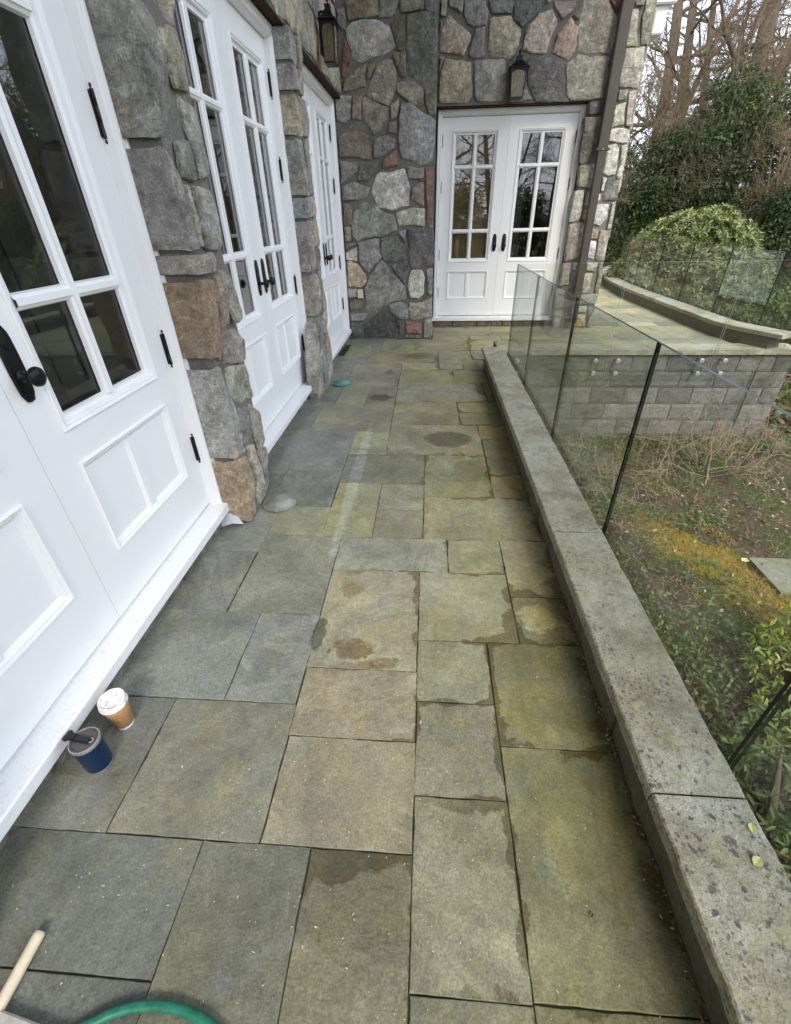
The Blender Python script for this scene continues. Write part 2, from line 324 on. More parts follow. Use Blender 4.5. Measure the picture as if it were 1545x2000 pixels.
# ---------------------------------------------------------------- measured layout (metres)
# paving slabs: x0, x1, y0, y1, kind of stone
SLABS = [[-1.24,-0.624,0.228,0.516,"dark"],
[-1.24,-0.624,-0.2,0.228,"dark"],
[-0.624,-0.307,-0.2,0.518,"greyolive"],
[-0.307,-0.014,-0.2,0.518,"olive"],
[-1.24,-0.923,0.515,0.96,"grey"],
[-0.923,-0.459,0.517,0.96,"greygreen"],
[-0.458,-0.016,0.518,0.841,"brownolive"],
[-0.463,-0.019,0.841,1.124,"tan"],
[-1.24,-0.741,0.96,1.408,"bluegrey"],
[-0.741,-0.466,0.96,1.406,"bluegrey"],
[-0.468,-0.022,1.124,1.72,"tan"],
[-0.903,-0.469,1.406,2.002,"greygreen"],
[-1.24,-0.909,1.408,1.845,"grey"],
[-1.24,-0.9,1.845,2.308,"grey"],
[-0.469,0.121,1.72,2.001,"bluegreen"],
[0.121,0.406,1.721,1.999,"tangreen"],
[0.406,0.67,1.567,1.999,"tan"],
[-0.023,0.405,1.287,1.721,"greentan"],
[0.405,0.67,1.287,1.567,"wet"],
[-0.022,0.267,0.999,1.286,"greentan"],
[0.268,0.67,0.844,1.287,"olive"],
[-0.019,0.268,0.672,0.999,"greentan"],
[0.269,0.67,0.25,0.844,"moss"],
[-0.016,0.269,0.246,0.672,"olivegrey"],
[-0.014,0.269,-0.2,0.246,"olive"],
[0.269,0.67,-0.2,0.25,"moss"],
[-0.012,0.67,1.999,2.447,"brownolive"],
[-0.299,-0.011,2.001,2.294,"brownolive"],
[-0.299,-0.014,2.294,2.612,"brownolive"],
[-0.589,-0.299,2.001,2.613,"lime"],
[-0.9,-0.585,2.002,2.308,"lime"],
[-1.24,-0.594,2.308,2.773,"grey"],
[-1.24,-0.597,2.773,3.493,"bluegrey"],
[-0.601,-0.311,3.058,3.492,"lime"],
[-0.597,-0.014,2.613,3.057,"greengrey"],
[-0.313,0.429,3.056,3.631,"brownolive"],
[-0.014,0.432,2.447,3.056,"olive"],
[0.426,0.67,3.352,3.63,"ochre"],
[0.431,0.67,2.747,3.352,"moss"],
[0.432,0.67,2.447,2.747,"tan"],
[-0.316,0.276,3.632,4.214,"olivedark"],
[0.277,0.67,3.919,4.214,"ochre"],
[0.276,0.67,3.63,3.919,"moss"],
[-0.321,0.574,4.214,4.813,"bluegrey"],
[0.574,0.67,4.214,4.812,"greengrey"],
[-0.324,0.272,4.814,5.294,"lime"],
[0.272,0.67,4.812,5.294,"lime"],
[-0.324,0.122,5.295,5.587,"greentan"],
[0.123,0.543,5.751,6.204,"bluegrey"],
[0.123,0.413,5.294,5.751,"grey"],
[0.413,0.67,5.294,5.751,"lime"],
[-0.904,-0.324,4.669,5.591,"pinkbrown"],
[-0.608,-0.321,4.106,4.67,"pinkbrown"],
[-0.901,-0.608,4.385,4.669,"greentan"],
[-0.901,-0.608,4.104,4.385,"lime"],
[-1.007,-0.316,3.492,4.109,"brownolive"],
[-1.24,-1.007,3.493,4.111,"grey"],
[-1.24,-0.901,4.111,4.704,"grey"],
[-0.781,0.123,5.589,6.208,"olivedark"],
[-1.108,-0.781,5.933,6.564,"lime"],
[-1.24,-0.781,5.592,5.933,"bluegrey"],
[-1.24,-0.904,4.704,5.592,"grey"],
[-1.24,-0.662,6.564,6.898,"grey"],
[-0.662,-0.189,6.211,6.823,"lime"],
[-0.189,0.549,6.208,6.811,"pinkbrown"],
[0.549,0.946,6.195,6.8,"tan"],
[-1.24,0.67,-0.75,-0.2,"olive"],
[-0.781,-0.662,6.21,6.564,"grey"],
[0.543,0.84,5.751,6.19,"grey"]]
# field stones: kind, outline in the plane of the wall
PIER_STONES = [["brown",[[-0.966,3.436],[-0.622,3.423],[-0.626,3.311],[-0.762,3.293],[-0.941,3.281],[-0.963,3.349]]],
["greygreen",[[-0.611,3.423],[-0.411,3.415],[-0.428,3.351],[-0.482,3.298],[-0.616,3.295]]],
["olive",[[-0.39,3.414],[-0.138,3.405],[-0.131,3.336],[-0.279,3.323],[-0.38,3.324]]],
["dark",[[-0.122,3.404],[-0.012,3.4],[-0.009,3.302],[-0.115,3.314]]],
["light",[[-0.979,3.215],[-0.904,3.269],[-0.805,3.284],[-0.623,3.266],[-0.516,3.228],[-0.475,3.159],[-0.433,3.073],[-0.577,3.015],[-0.802,2.967],[-0.881,2.97],[-0.923,3.011],[-0.969,3.138]]],
["darkolive",[[-0.495,3.228],[-0.429,3.296],[-0.343,3.296],[-0.334,3.169],[-0.34,3.031],[-0.422,3.034],[-0.464,3.159]]],
["dark",[[-0.311,3.295],[-0.004,3.299],[0.017,2.795],[-0.133,2.75],[-0.314,2.83]]],
["brown",[[-0.483,3.02],[-0.329,3.023],[-0.33,2.823],[-0.37,2.816],[-0.446,2.932]]],
["red",[[-1.029,3.078],[-0.991,3.139],[-0.958,3.06],[-0.939,2.94],[-1.026,2.845],[-1.049,2.846]]],
["tanbrown",[[-1.034,2.82],[-0.896,2.906],[-0.781,2.947],[-0.792,2.754],[-1.06,2.721]]],
["olive",[[-0.76,2.934],[-0.68,2.947],[-0.671,2.907],[-0.755,2.812],[-0.771,2.829]]],
["grey",[[-1.068,3.375],[-0.981,3.393],[-0.977,3.245],[-1.017,3.216],[-1.068,3.256]]],
["greybrown",[[-0.659,2.923],[-0.534,2.974],[-0.49,2.965],[-0.437,2.851],[-0.439,2.718],[-0.534,2.585],[-0.751,2.66],[-0.784,2.695],[-0.733,2.786]]],
["greybrown",[[-0.427,2.776],[-0.314,2.789],[-0.212,2.769],[-0.133,2.709],[-0.119,2.573],[-0.165,2.561],[-0.28,2.595],[-0.428,2.693]]],
["olive",[[-0.104,2.708],[0.008,2.721],[0.016,2.482],[-0.06,2.493],[-0.102,2.581]]],
["grey",[[-1.151,2.672],[-1.062,2.687],[-0.965,2.675],[-0.979,2.484],[-1.059,2.446],[-1.151,2.48]]],
["brown",[[-0.947,2.683],[-0.837,2.68],[-0.861,2.472],[-0.967,2.484]]],
["greyolive",[[-0.82,2.671],[-0.695,2.633],[-0.535,2.568],[-0.549,2.463],[-0.672,2.34],[-0.72,2.333],[-0.764,2.406],[-0.831,2.489]]],
["grey",[[-0.511,2.584],[-0.412,2.646],[-0.413,2.547],[-0.444,2.478],[-0.503,2.453]]],
["brown",[[-0.532,2.44],[-0.432,2.446],[-0.446,2.334],[-0.541,2.355]]],
["midgrey",[[-0.382,2.58],[-0.275,2.581],[0.013,2.438],[0.019,2.034],[-0.194,2.039],[-0.382,2.103],[-0.409,2.334]]],
["brown",[[-1.145,2.312],[-0.98,2.438],[-0.778,2.321],[-0.759,2.093],[-1.149,2.132]]],
["grey",[[-0.712,2.286],[-0.569,2.324],[-0.453,2.279],[-0.455,2.202],[-0.664,2.096],[-0.72,2.122]]],
["redbrown",[[-0.627,2.085],[-0.449,2.178],[-0.433,2.025],[-0.63,2.005]]],
["grey",[[-1.146,2.088],[-0.937,2.078],[-0.93,1.992],[-1.152,1.874]]],
["dark",[[-0.902,2.032],[-0.678,2.061],[-0.701,1.977],[-0.814,1.882],[-0.936,1.895]]],
["light",[[-0.772,1.829],[-0.669,1.961],[-0.364,1.994],[-0.288,1.803],[-0.308,1.634],[-0.5,1.573],[-0.696,1.626]]],
["grey",[[-1.143,1.83],[-1.0,1.88],[-0.794,1.822],[-0.833,1.724],[-0.969,1.691],[-1.149,1.685]]],
["grey",[[-0.326,2.018],[-0.112,2.003],[-0.123,1.897],[-0.307,1.891]]],
["tanbrown",[[-0.262,1.784],[-0.192,1.844],[-0.111,1.859],[-0.107,1.609],[-0.268,1.685]]],
["redbrown",[[-0.086,1.988],[0.005,1.986],[0.015,1.392],[-0.018,1.383],[-0.064,1.422]]],
["brown",[[-1.141,1.653],[-1.028,1.651],[-1.056,1.43],[-1.16,1.432]]],
["midgrey",[[-0.997,1.618],[-0.87,1.666],[-0.714,1.64],[-0.649,1.564],[-0.515,1.524],[-0.462,1.362],[-0.683,1.288],[-0.904,1.272],[-0.988,1.243],[-1.041,1.313],[-1.023,1.487]]],
["cream",[[-0.47,1.542],[-0.257,1.603],[-0.106,1.581],[-0.103,1.394],[-0.427,1.409]]],
["tanbrown",[[-1.15,1.403],[-1.07,1.402],[-1.081,1.245],[-1.152,1.246]]],
["grey",[[-0.439,1.332],[-0.336,1.359],[-0.343,1.223]]],
["dark",[[-0.313,1.359],[0.022,1.363],[0.028,0.934],[-0.268,0.922],[-0.303,1.102]]],
["dark",[[-0.671,1.278],[-0.475,1.294],[-0.343,1.153],[-0.344,1.021],[-0.635,0.995],[-0.69,1.108]]],
["brown",[[-1.153,1.226],[-1.001,1.224],[-1.149,1.135]]],
["cream",[[-1.151,1.105],[-0.998,1.174],[-1.01,1.005],[-1.157,1.033]]],
["grey",[[-0.977,1.223],[-0.695,1.268],[-0.7,1.149],[-0.668,1.067],[-0.742,0.975],[-0.855,0.872],[-0.974,0.999]]],
["dark",[[-0.547,0.952],[-0.338,1.001],[-0.291,0.938],[-0.352,0.726],[-0.46,0.814]]],
["pinktan",[[-1.155,0.991],[-1.099,1.017],[-0.995,0.963],[-0.894,0.835],[-0.898,0.754],[-0.988,0.695],[-1.159,0.703]]],
["grey",[[-0.681,1.016],[-0.578,0.91],[-0.365,0.672],[-0.347,0.528],[-0.539,0.507],[-0.691,0.418],[-0.833,0.338],[-0.917,0.419],[-0.922,0.667],[-0.834,0.818]]],
["cream",[[-0.25,0.885],[-0.119,0.889],[-0.082,0.788],[-0.091,0.603],[-0.169,0.532],[-0.28,0.555],[-0.316,0.693],[-0.298,0.812]]],
["grey",[[-0.06,0.898],[0.028,0.907],[0.025,0.585],[-0.036,0.597]]],
["greytan",[[-1.16,0.679],[-1.032,0.668],[-1.039,0.568],[-1.16,0.558]]],
["darkolive",[[-1.149,0.524],[-1.035,0.54],[-0.958,0.477],[-0.981,0.403],[-1.146,0.398]]],
["grey",[[-0.59,0.451],[-0.428,0.5],[-0.311,0.46],[-0.311,0.27],[-0.406,0.27],[-0.543,0.347]]],
["greytan",[[-0.286,0.482],[-0.12,0.486],[0.026,0.552],[0.028,0.296],[-0.217,0.257],[-0.286,0.281]]],
["grey",[[-1.155,0.352],[-0.896,0.35],[-0.951,0.262],[-1.16,0.252]]],
["vdark",[[-0.667,0.394],[-0.469,0.253],[-0.473,0.007],[-0.96,0.009],[-0.935,0.209],[-0.809,0.302]]],
["dark",[[-1.158,0.228],[-0.966,0.227],[-0.985,0.015],[-1.149,0.01]]],
["dark",[[-0.444,0.223],[-0.368,0.235],[-0.383,0.067],[-0.447,0.074]]],
["redbrown",[[-0.349,0.235],[-0.116,0.209],[-0.114,0.072],[-0.331,0.055]]],
["grey",[[-0.079,0.25],[0.028,0.279],[0.028,0.004],[-0.088,0.017]]],
["dark",[[-0.447,0.043],[-0.114,0.042],[-0.113,0.0],[-0.448,0.0]]]]
DOOR_STONES = [["grey",[[0.323,3.577],[0.559,3.568],[0.595,3.472],[0.593,3.365],[0.493,3.352],[0.383,3.383],[0.323,3.461]]],
["darkgrey",[[0.6,3.567],[0.891,3.555],[0.866,3.457],[0.652,3.461]]],
["dark",[[0.929,3.554],[1.2,3.544],[1.205,3.46],[1.004,3.334],[0.901,3.397],[0.892,3.493]]],
["tan",[[1.243,3.552],[1.318,3.55],[1.286,3.518]]],
["mauve",[[1.342,3.538],[1.603,3.528],[1.574,3.446],[1.467,3.381],[1.368,3.475]]],
["brown",[[1.578,3.414],[1.678,3.52],[1.676,3.421],[1.649,3.375]]],
["tangrey",[[1.684,3.525],[1.951,3.515],[2.071,3.386],[2.093,3.235],[2.059,3.094],[1.726,3.106],[1.661,3.315]]],
["red",[[1.973,3.514],[2.109,3.509],[2.114,3.431],[2.085,3.417]]],
["tan",[[0.641,3.422],[0.869,3.428],[1.001,3.317],[0.991,3.196],[0.912,3.08],[0.704,3.104],[0.632,3.164],[0.628,3.352]]],
["tangrey",[[1.074,3.326],[1.187,3.434],[1.332,3.466],[1.419,3.356],[1.367,3.26],[1.315,3.112],[1.189,3.116],[1.051,3.155],[1.054,3.25]]],
["pinkbrown",[[1.562,3.394],[1.657,3.315],[1.682,3.094],[1.593,3.034],[1.399,3.117],[1.433,3.258]]],
["tan",[[0.081,3.386],[0.158,3.472],[0.401,3.309],[0.405,3.25],[0.337,3.117],[0.05,3.165],[0.05,3.28]]],
["grey",[[0.475,3.353],[0.575,3.354],[0.597,3.108],[0.483,3.094],[0.401,3.117],[0.436,3.249]]],
["midgrey",[[0.488,3.063],[0.675,3.073],[0.843,3.059],[0.875,2.779],[0.856,2.7],[0.564,2.697],[0.498,2.754]]],
["tan",[[0.122,3.093],[0.442,3.074],[0.465,2.765],[0.408,2.687],[0.063,2.707],[0.05,2.915]]],
["dark",[[1.127,3.061],[1.319,3.083],[1.563,2.983],[1.602,2.817],[1.593,2.678],[1.254,2.682],[1.148,2.879]]],
["greytan",[[1.593,2.994],[1.708,3.081],[2.069,3.052],[2.093,2.849],[2.075,2.688],[1.692,2.681],[1.64,2.744]]],
["grey",[[1.022,2.775],[1.133,2.796],[1.219,2.702],[0.944,2.685]]],
["grey",[[0.05,3.118],[0.109,3.114],[0.05,2.973]]],
["greyolive",[[0.05,3.421],[0.073,3.423],[0.05,3.322]]],
["greytan",[[2.094,3.04],[2.13,3.05],[2.134,2.959],[2.105,2.965]]],
["greytan",[[2.089,2.914],[2.122,2.924],[2.112,2.687],[2.087,2.694]]],
["greytan",[[0.05,3.588],[0.122,3.585],[0.107,3.46],[0.05,3.462]]],
["grey",[[0.144,3.588],[0.309,3.581],[0.294,3.479],[0.144,3.541]]],
["tangrey",[[2.261,3.503],[2.361,3.5],[2.353,3.459],[2.271,3.464]]],
["greytan",[[2.188,3.432],[2.312,3.438],[2.371,3.139],[2.249,3.136],[2.226,3.197]]],
["greytan",[[2.375,3.499],[2.473,3.495],[2.489,3.144],[2.412,3.149],[2.362,3.364]]],
["lightgreen",[[2.245,3.11],[2.468,3.125],[2.503,2.918],[2.481,2.772],[2.262,2.787],[2.238,2.938]]],
["grey",[[2.263,2.746],[2.363,2.755],[2.371,2.663],[2.264,2.654]]],
["greytan",[[2.387,2.73],[2.482,2.739],[2.49,2.41],[2.429,2.415]]],
["cream",[[2.252,2.603],[2.372,2.634],[2.4,2.425],[2.259,2.407]]],
["dark",[[1.932,2.649],[2.119,2.653],[2.124,2.532],[1.944,2.533]]],
["dark",[[1.904,2.505],[2.09,2.499],[2.129,2.384],[2.129,2.087],[2.042,2.045],[1.939,2.058],[1.921,2.24]]],
["light",[[2.238,2.376],[2.406,2.392],[2.489,2.369],[2.495,2.244],[2.348,2.253],[2.248,2.266]]],
["cream",[[2.244,2.237],[2.359,2.234],[2.401,2.174],[2.42,1.93],[2.335,1.912],[2.249,1.935],[2.259,2.011]]],
["cream",[[2.428,2.2],[2.493,2.225],[2.515,1.894],[2.459,1.87],[2.438,1.916]]],
["greytan",[[1.934,2.016],[2.118,2.032],[2.142,1.775],[1.97,1.802]]],
["light",[[2.267,1.884],[2.318,1.882],[2.305,1.738],[2.27,1.748]]],
["dark",[[2.341,1.867],[2.495,1.843],[2.515,1.66],[2.498,1.632],[2.319,1.628]]],
["cream",[[1.932,1.744],[2.05,1.753],[2.062,1.484],[2.041,1.414],[1.933,1.404],[1.923,1.61]]],
["cream",[[2.096,1.736],[2.13,1.751],[2.13,1.583],[2.091,1.59]]],
["cream",[[2.237,1.709],[2.273,1.713],[2.279,1.653],[2.244,1.613]]],
["white",[[2.228,1.588],[2.414,1.59],[2.429,1.44],[2.352,1.346],[2.248,1.37]]],
["greytan",[[2.454,1.608],[2.503,1.612],[2.511,1.31],[2.453,1.309]]],
["tan",[[2.086,1.518],[2.132,1.541],[2.133,1.398],[2.096,1.436]]],
["mauve",[[1.933,1.37],[2.112,1.385],[2.152,1.19],[2.131,0.969],[1.958,0.917],[1.939,1.101]]],
["pinkbrown",[[2.23,1.315],[2.345,1.3],[2.355,1.189],[2.251,1.191]]],
["mauve",[[2.37,1.285],[2.51,1.283],[2.515,0.92],[2.384,0.922]]],
["white",[[2.241,1.158],[2.34,1.156],[2.358,0.938],[2.245,0.965]]],
["mauve",[[1.933,0.88],[2.046,0.892],[2.061,0.618],[1.931,0.59]]],
["cream",[[2.076,0.892],[2.132,0.891],[2.126,0.803],[2.08,0.803]]],
["greytan",[[2.268,0.889],[2.423,0.887],[2.416,0.778],[2.273,0.792]]],
["grey",[[2.071,0.767],[2.134,0.766],[2.144,0.517],[2.072,0.561]]],
["greytan",[[2.243,0.751],[2.384,0.749],[2.39,0.542],[2.341,0.493],[2.249,0.494]]],
["greyolive",[[2.447,0.873],[2.505,0.886],[2.515,0.513],[2.459,0.513]]],
["grey",[[2.241,0.463],[2.515,0.475],[2.515,0.35],[2.267,0.337]]],
["cream",[[2.272,0.313],[2.392,0.312],[2.393,0.23],[2.256,0.231]]],
["ochre",[[2.249,0.184],[2.395,0.183],[2.414,0.014],[2.266,0.015]]],
["grey",[[2.422,0.282],[2.515,0.311],[2.515,0.0],[2.45,0.0]]],
["grey",[[1.891,0.554],[2.029,0.538],[2.037,0.323],[1.91,0.266]]],
["greytan",[[1.917,0.225],[2.033,0.255],[2.031,0.016],[1.942,0.001]]],
["grey",[[2.058,0.162],[2.213,0.161],[2.212,0.0],[2.071,0.0]]]]

# ---------------------------------------------------------------- mesh helpers
def mesh(name, V, F, mats, parent=None, loc=(0, 0, 0), smooth=False, mi=None, color=None):
    me = bpy.data.meshes.new(name); me.from_pydata([tuple(v) for v in V], [], F); 
    for q in (mats if isinstance(mats, (list, tuple)) else [mats]): me.materials.append(M[q])
    if mi is not None: me.polygons.foreach_set('material_index', mi)
    if smooth: me.polygons.foreach_set('use_smooth', [True]*len(F))
    me.update()
    return link(name, me, parent, loc, color)
def link(name, me, parent=None, loc=(0, 0, 0), color=None, rot=0):
    o = bpy.data.objects.new(name, me); COL.objects.link(o); o.location = loc; o.rotation_euler = (0, 0, rot)
    if parent is not None: o.parent = parent
    if color: o.color = tuple(color)+(1,)
    return o
def npmesh(name, V, F, mat, parent=None, loc=(0, 0, 0), smooth=False):
    """V (n,3) float, F (m,k) int arrays"""
    me = bpy.data.meshes.new(name); V = np.asarray(V, 'f4'); F = np.asarray(F, 'i4'); k = F.shape[1]
    me.vertices.add(len(V)); me.vertices.foreach_set('co', V.ravel())
    me.loops.add(F.size); me.loops.foreach_set('vertex_index', F.ravel())
    me.polygons.add(len(F)); me.polygons.foreach_set('loop_start', np.arange(0, F.size, k, dtype='i4'))
    try: me.polygons.foreach_set('loop_total', np.full(len(F), k, dtype='i4'))
    except Exception: pass
    me.materials.append(M[mat]); me.update(calc_edges=True); me.validate()
    if smooth: me.polygons.foreach_set('use_smooth', [True]*len(F))
    return link(name, me, parent, loc)
def tag(o, label=None, cat=None, group=None, kind=None):
    if label: o['label'] = label
    if cat: o['category'] = cat
    if group: o['group'] = group
    if kind: o['kind'] = kind
    return o
def thing(name, label, cat, loc=(0, 0, 0), group=None):
    o = bpy.data.objects.new(name, None); COL.objects.link(o); o.location = loc; o.empty_display_size = .1
    return tag(o, label, cat, group)
class G:
    def __init__(s): s.V = []; s.F = []; s.M = []
    def add(s, V, F, mi=0):
        n = len(s.V); s.V += [tuple(v) for v in V]; s.F += [tuple(i+n for i in f) for f in F]; s.M += [mi]*len(F); return s
    def box(s, x0, x1, y0, y1, z0, z1, mi=0):
        V = [(x, y, z) for z in (z0, z1) for y in (y0, y1) for x in (x0, x1)]
        return s.add(V, [(0, 2, 3, 1), (4, 5, 7, 6), (0, 1, 5, 4), (2, 6, 7, 3), (0, 4, 6, 2), (1, 3, 7, 5)], mi)
    def lathe(s, prof, c=(0, 0, 0), ax='z', n=20, mi=0, cap=True):
        V = []; F = []
        for r, h in prof:
            for i in range(n):
                a = 2*math.pi*i/n; u, v = r*math.cos(a), r*math.sin(a)
                V.append({'z': (c[0]+u, c[1]+v, c[2]+h), 'y': (c[0]+u, c[1]+h, c[2]+v), 'x': (c[0]+h, c[1]+u, c[2]+v)}[ax])
        for j in range(len(prof)-1):
            for i in range(n):
                F.append((j*n+i, j*n+(i+1) % n, (j+1)*n+(i+1) % n, (j+1)*n+i))
        if cap: F.append(tuple(range(n))[::-1]); F.append(tuple((len(prof)-1)*n+i for i in range(n)))
        return s.add(V, F, mi)
    def tube(s, pts, rad, n=8, mi=0):
        V, F = tube(pts, rad if isinstance(rad, (list, tuple)) else [rad]*len(pts), n); return s.add(V, F, mi)
    def obj(s, name, mats, parent=None, loc=(0, 0, 0), smooth=False, bevel=0, color=None, auto=None):
        o = mesh(name, s.V, s.F, mats, parent, loc, smooth, s.M, color)
        if bevel or smooth or auto:
            bm = bmesh.new(); bm.from_mesh(o.data); bmesh.ops.recalc_face_normals(bm, faces=bm.faces)
            if bevel: bmesh.ops.bevel(bm, geom=[e for e in bm.edges if e.is_manifold and e.calc_face_angle(0) > .5], offset=bevel, segments=2, affect='EDGES', clamp_overlap=True)
            if auto:
                for f in bm.faces: f.smooth = True
                for e in bm.edges:
                    if e.is_manifold and e.calc_face_angle(0) > auto: e.smooth = False
            bm.to_mesh(o.data); bm.free()
        return o
def tube(pts, rads, n):
    V = []; F = []; P = [Vector(p) for p in pts]; up = Vector((0, 0, 1)); prev = None
    for i, p in enumerate(P):
        d = (P[min(i+1, len(P)-1)]-P[max(i-1, 0)]).normalized()
        if prev is None: a = d.cross(up if abs(d.z) < .9 else Vector((1, 0, 0))).normalized()
        else: a = (prev-d*prev.dot(d)).normalized()
        prev = a; b = d.cross(a)
        for k in range(n):
            t = 2*math.pi*k/n; V.append(p+(a*math.cos(t)+b*math.sin(t))*rads[i])
    for i in range(len(P)-1):
        for k in range(n): F.append((i*n+k, i*n+(k+1) % n, (i+1)*n+(k+1) % n, (i+1)*n+k))
    F.append(tuple(range(n))[::-1]); F.append(tuple((len(P)-1)*n+k for k in range(n)))
    return V, F

# ---------------------------------------------------------------- stones and slabs
ROCKCOL = dict(grey=(.165, .165, .16), midgrey=(.20, .205, .205), light=(.33, .335, .33), dark=(.075, .08, .08), darkgrey=(.11, .115, .12), vdark=(.05, .05, .048),
    brown=(.135, .108, .075), tanbrown=(.20, .165, .12), tan=(.27, .23, .165), greytan=(.235, .22, .185), tangrey=(.255, .24, .205), greybrown=(.15, .135, .11),
    olive=(.14, .13, .092), darkolive=(.085, .082, .055), greyolive=(.15, .148, .118), greygreen=(.16, .17, .145), lightgreen=(.25, .25, .215),
    cream=(.43, .39, .31), white=(.55, .54, .50), red=(.15, .052, .035), redbrown=(.20, .10, .068), pinkbrown=(.23, .165, .13), pinktan=(.36, .27, .19), mauve=(.20, .17, .165),
    ochre=(.30, .22, .105), rust=(.235, .165, .10), bluegrey=(.19, .19, .185))
for k_ in ROCKCOL:
    c_ = ROCKCOL[k_]; l_ = sum(c_)/3; ROCKCOL[k_] = tuple(min(.60, ((v*.80+l_*.20)*1.90*.80+.30*.20)*w_) for v, w_ in zip(c_, (1.02, 1.0, .93)))
def stone(poly, fr, parent, colr, proud=.04, deep=.07, rough=.010, fine=0, name='stone', grow=1.0, umin=None):
    """poly in (u,v); fr(u,v,n)->world; rounded irregular face that bulges out of the mortar"""
    c0 = ROCKCOL[colr]; jit = random.uniform(.86, 1.14); col = tuple(min(1, c*jit*random.uniform(.96, 1.04)) for c in c0)
    P = [Vector(p) for p in poly]
    cen = sum(P, Vector((0, 0)))/len(P)
    step = .022 if fine else .04
    Q = []
    for i, a in enumerate(P):               # break long sides so that outlines are chipped, not smooth
        c_ = P[(i+1) % len(P)]; Q.append(a); L_ = (c_-a).length
        if L_ > .09:
            t = random.uniform(.35, .65); nn = Vector(((c_-a)[1], -(c_-a)[0])).normalized(); Q.append(a.lerp(c_, t)+nn*random.uniform(-.035, .05)*L_)
    P = Q
    for it in range(2):                     # corner cutting
        Q = []
        for i, a in enumerate(P):
            b = P[(i+1) % len(P)]; t = .09 if it == 0 else .22
            Q += [a.lerp(b, t), a.lerp(b, 1-t)]
        P = Q
    Q = []
    for i, a in enumerate(P):
        b = P[(i+1) % len(P)]; n = max(1, int((b-a).length/step))
        Q += [a.lerp(b, j/n) for j in range(n)]
    P = Q; sd = random.uniform(0, 50)
    size = min(max(p[0] for p in P)-min(p[0] for p in P), max(p[1] for p in P)-min(p[1] for p in P))
    P2 = []
    for p in P:
        w = mnoise.noise(Vector((p[0]*9+sd, p[1]*9, sd)))*.07*size*.5+mnoise.noise(Vector((p[0]*38, p[1]*38+sd, 1)))*.007+mnoise.noise(Vector((p[0]*90, p[1]*90+sd, 1)))*.003
        d = (p-cen); l = max(d.length, 1e-4); P2.append(cen+d*(1+w/l)*grow)
    P = P2; n = len(P)
    if umin is not None: P = [Vector((max(p[0], umin+.5*(p[0]-umin) if p[0] < umin else p[0]), p[1])) for p in P]; P = [Vector((umin-.004+.004*mnoise.noise(Vector((p[1]*20, sd, 0))), p[1])) if p[0] < umin else p for p in P]
    facets = [(random.uniform(0, .7)*rough, random.uniform(-1, 1)*(.16 if fine else .13), random.uniform(-1, 1)*(.16 if fine else .13), random.uniform(-.3, .3)*size, random.uniform(-.3, .3)*size) for _ in range(5 if size > .12 else 3)]
    edge = min(.026, size*.12)*(.6 if fine else 1)
    rings = [(0, -deep), (0, proud*.10), (edge*.10, proud*.62), (edge*.4, proud*.90), (edge, proud*.99), (edge*2.3, proud*1.0)]
    if size > .18 or fine: rings += [(size*.25, proud*1.0), (size*.33, proud*1.0), (size*.41, proud*1.0)]
    if fine: rings[1:1] = [(0, -deep*.66), (0, -deep*.33)]
    # tilt of the face
    tx, ty = random.uniform(-.06, .06), random.uniform(-.06, .06)
    W_ = [fr(p[0], p[1], 0) for p in P]; C3 = fr(cen[0], cen[1], 0); ctr = Vector(C3)
    V = []; F = []
    def disp(q, amt):
        fc = min(a+gx*(q[0]-cen[0]-ox)+gy*(q[1]-cen[1]-oy) for a, gx, gy, ox, oy in facets)
        fc = max(fc, -proud*.55)
        return fc+.45*(mnoise.noise(q*6+Vector((sd, 0, 0)))*1.3+mnoise.noise(q*19+Vector((0, sd, 0)))*.6+mnoise.noise(q*47+Vector((0, sd, 3)))*.35-abs(mnoise.noise(q*9+Vector((0, 0, sd))))*1.9+(mnoise.cell(q*8+Vector((sd, sd, 0)))-.5)*.5)*amt
    for k, (ins, h) in enumerate(rings):
        for p in P:
            d = p-cen; l = max(d.length, 1e-4); s = max(.12, 1-ins/l*1.0) if ins < l*.88 else .12
            q = cen+d*s; hh = h
            if h > 0: hh = h+(tx*(q[0]-cen[0])+ty*(q[1]-cen[1]))+disp(Vector((q[0], q[1], 0)), rough)*(.5 if k < 3 else 1)
            w = Vector(fr(q[0], q[1], hh))
            if fine and h <= proud*.1:
                dd = disp(w*1.3, rough*.5)*(.2 if umin is not None and q[0] < umin+.01 else 1); w2 = Vector(fr(cen[0]+d[0]*(1+dd/l), cen[1]+d[1]*(1+dd/l), hh)); w = w2
            V.append(w-ctr)
    V.append(Vector(fr(cen[0], cen[1], proud*1.05+disp(Vector((cen[0], cen[1], 0)), rough)))-ctr)
    for k in range(len(rings)-1):
        for i in range(n): F.append((k*n+i, k*n+(i+1) % n, (k+1)*n+(i+1) % n, (k+1)*n+i))
    b = (len(rings)-1)*n
    for i in range(n): F.append((b+i, b+(i+1) % n, len(V)-1))
    o = mesh(name, V, F, 'rock', parent, ctr-parent.location, True, color=col)
    bm = bmesh.new(); bm.from_mesh(o.data); bmesh.ops.recalc_face_normals(bm, faces=bm.faces)
    a0 = .55
    for e in bm.edges:
        if e.is_manifold and e.calc_face_angle(0) > a0: e.smooth = False
    bm.to_mesh(o.data); bm.free()
    return o
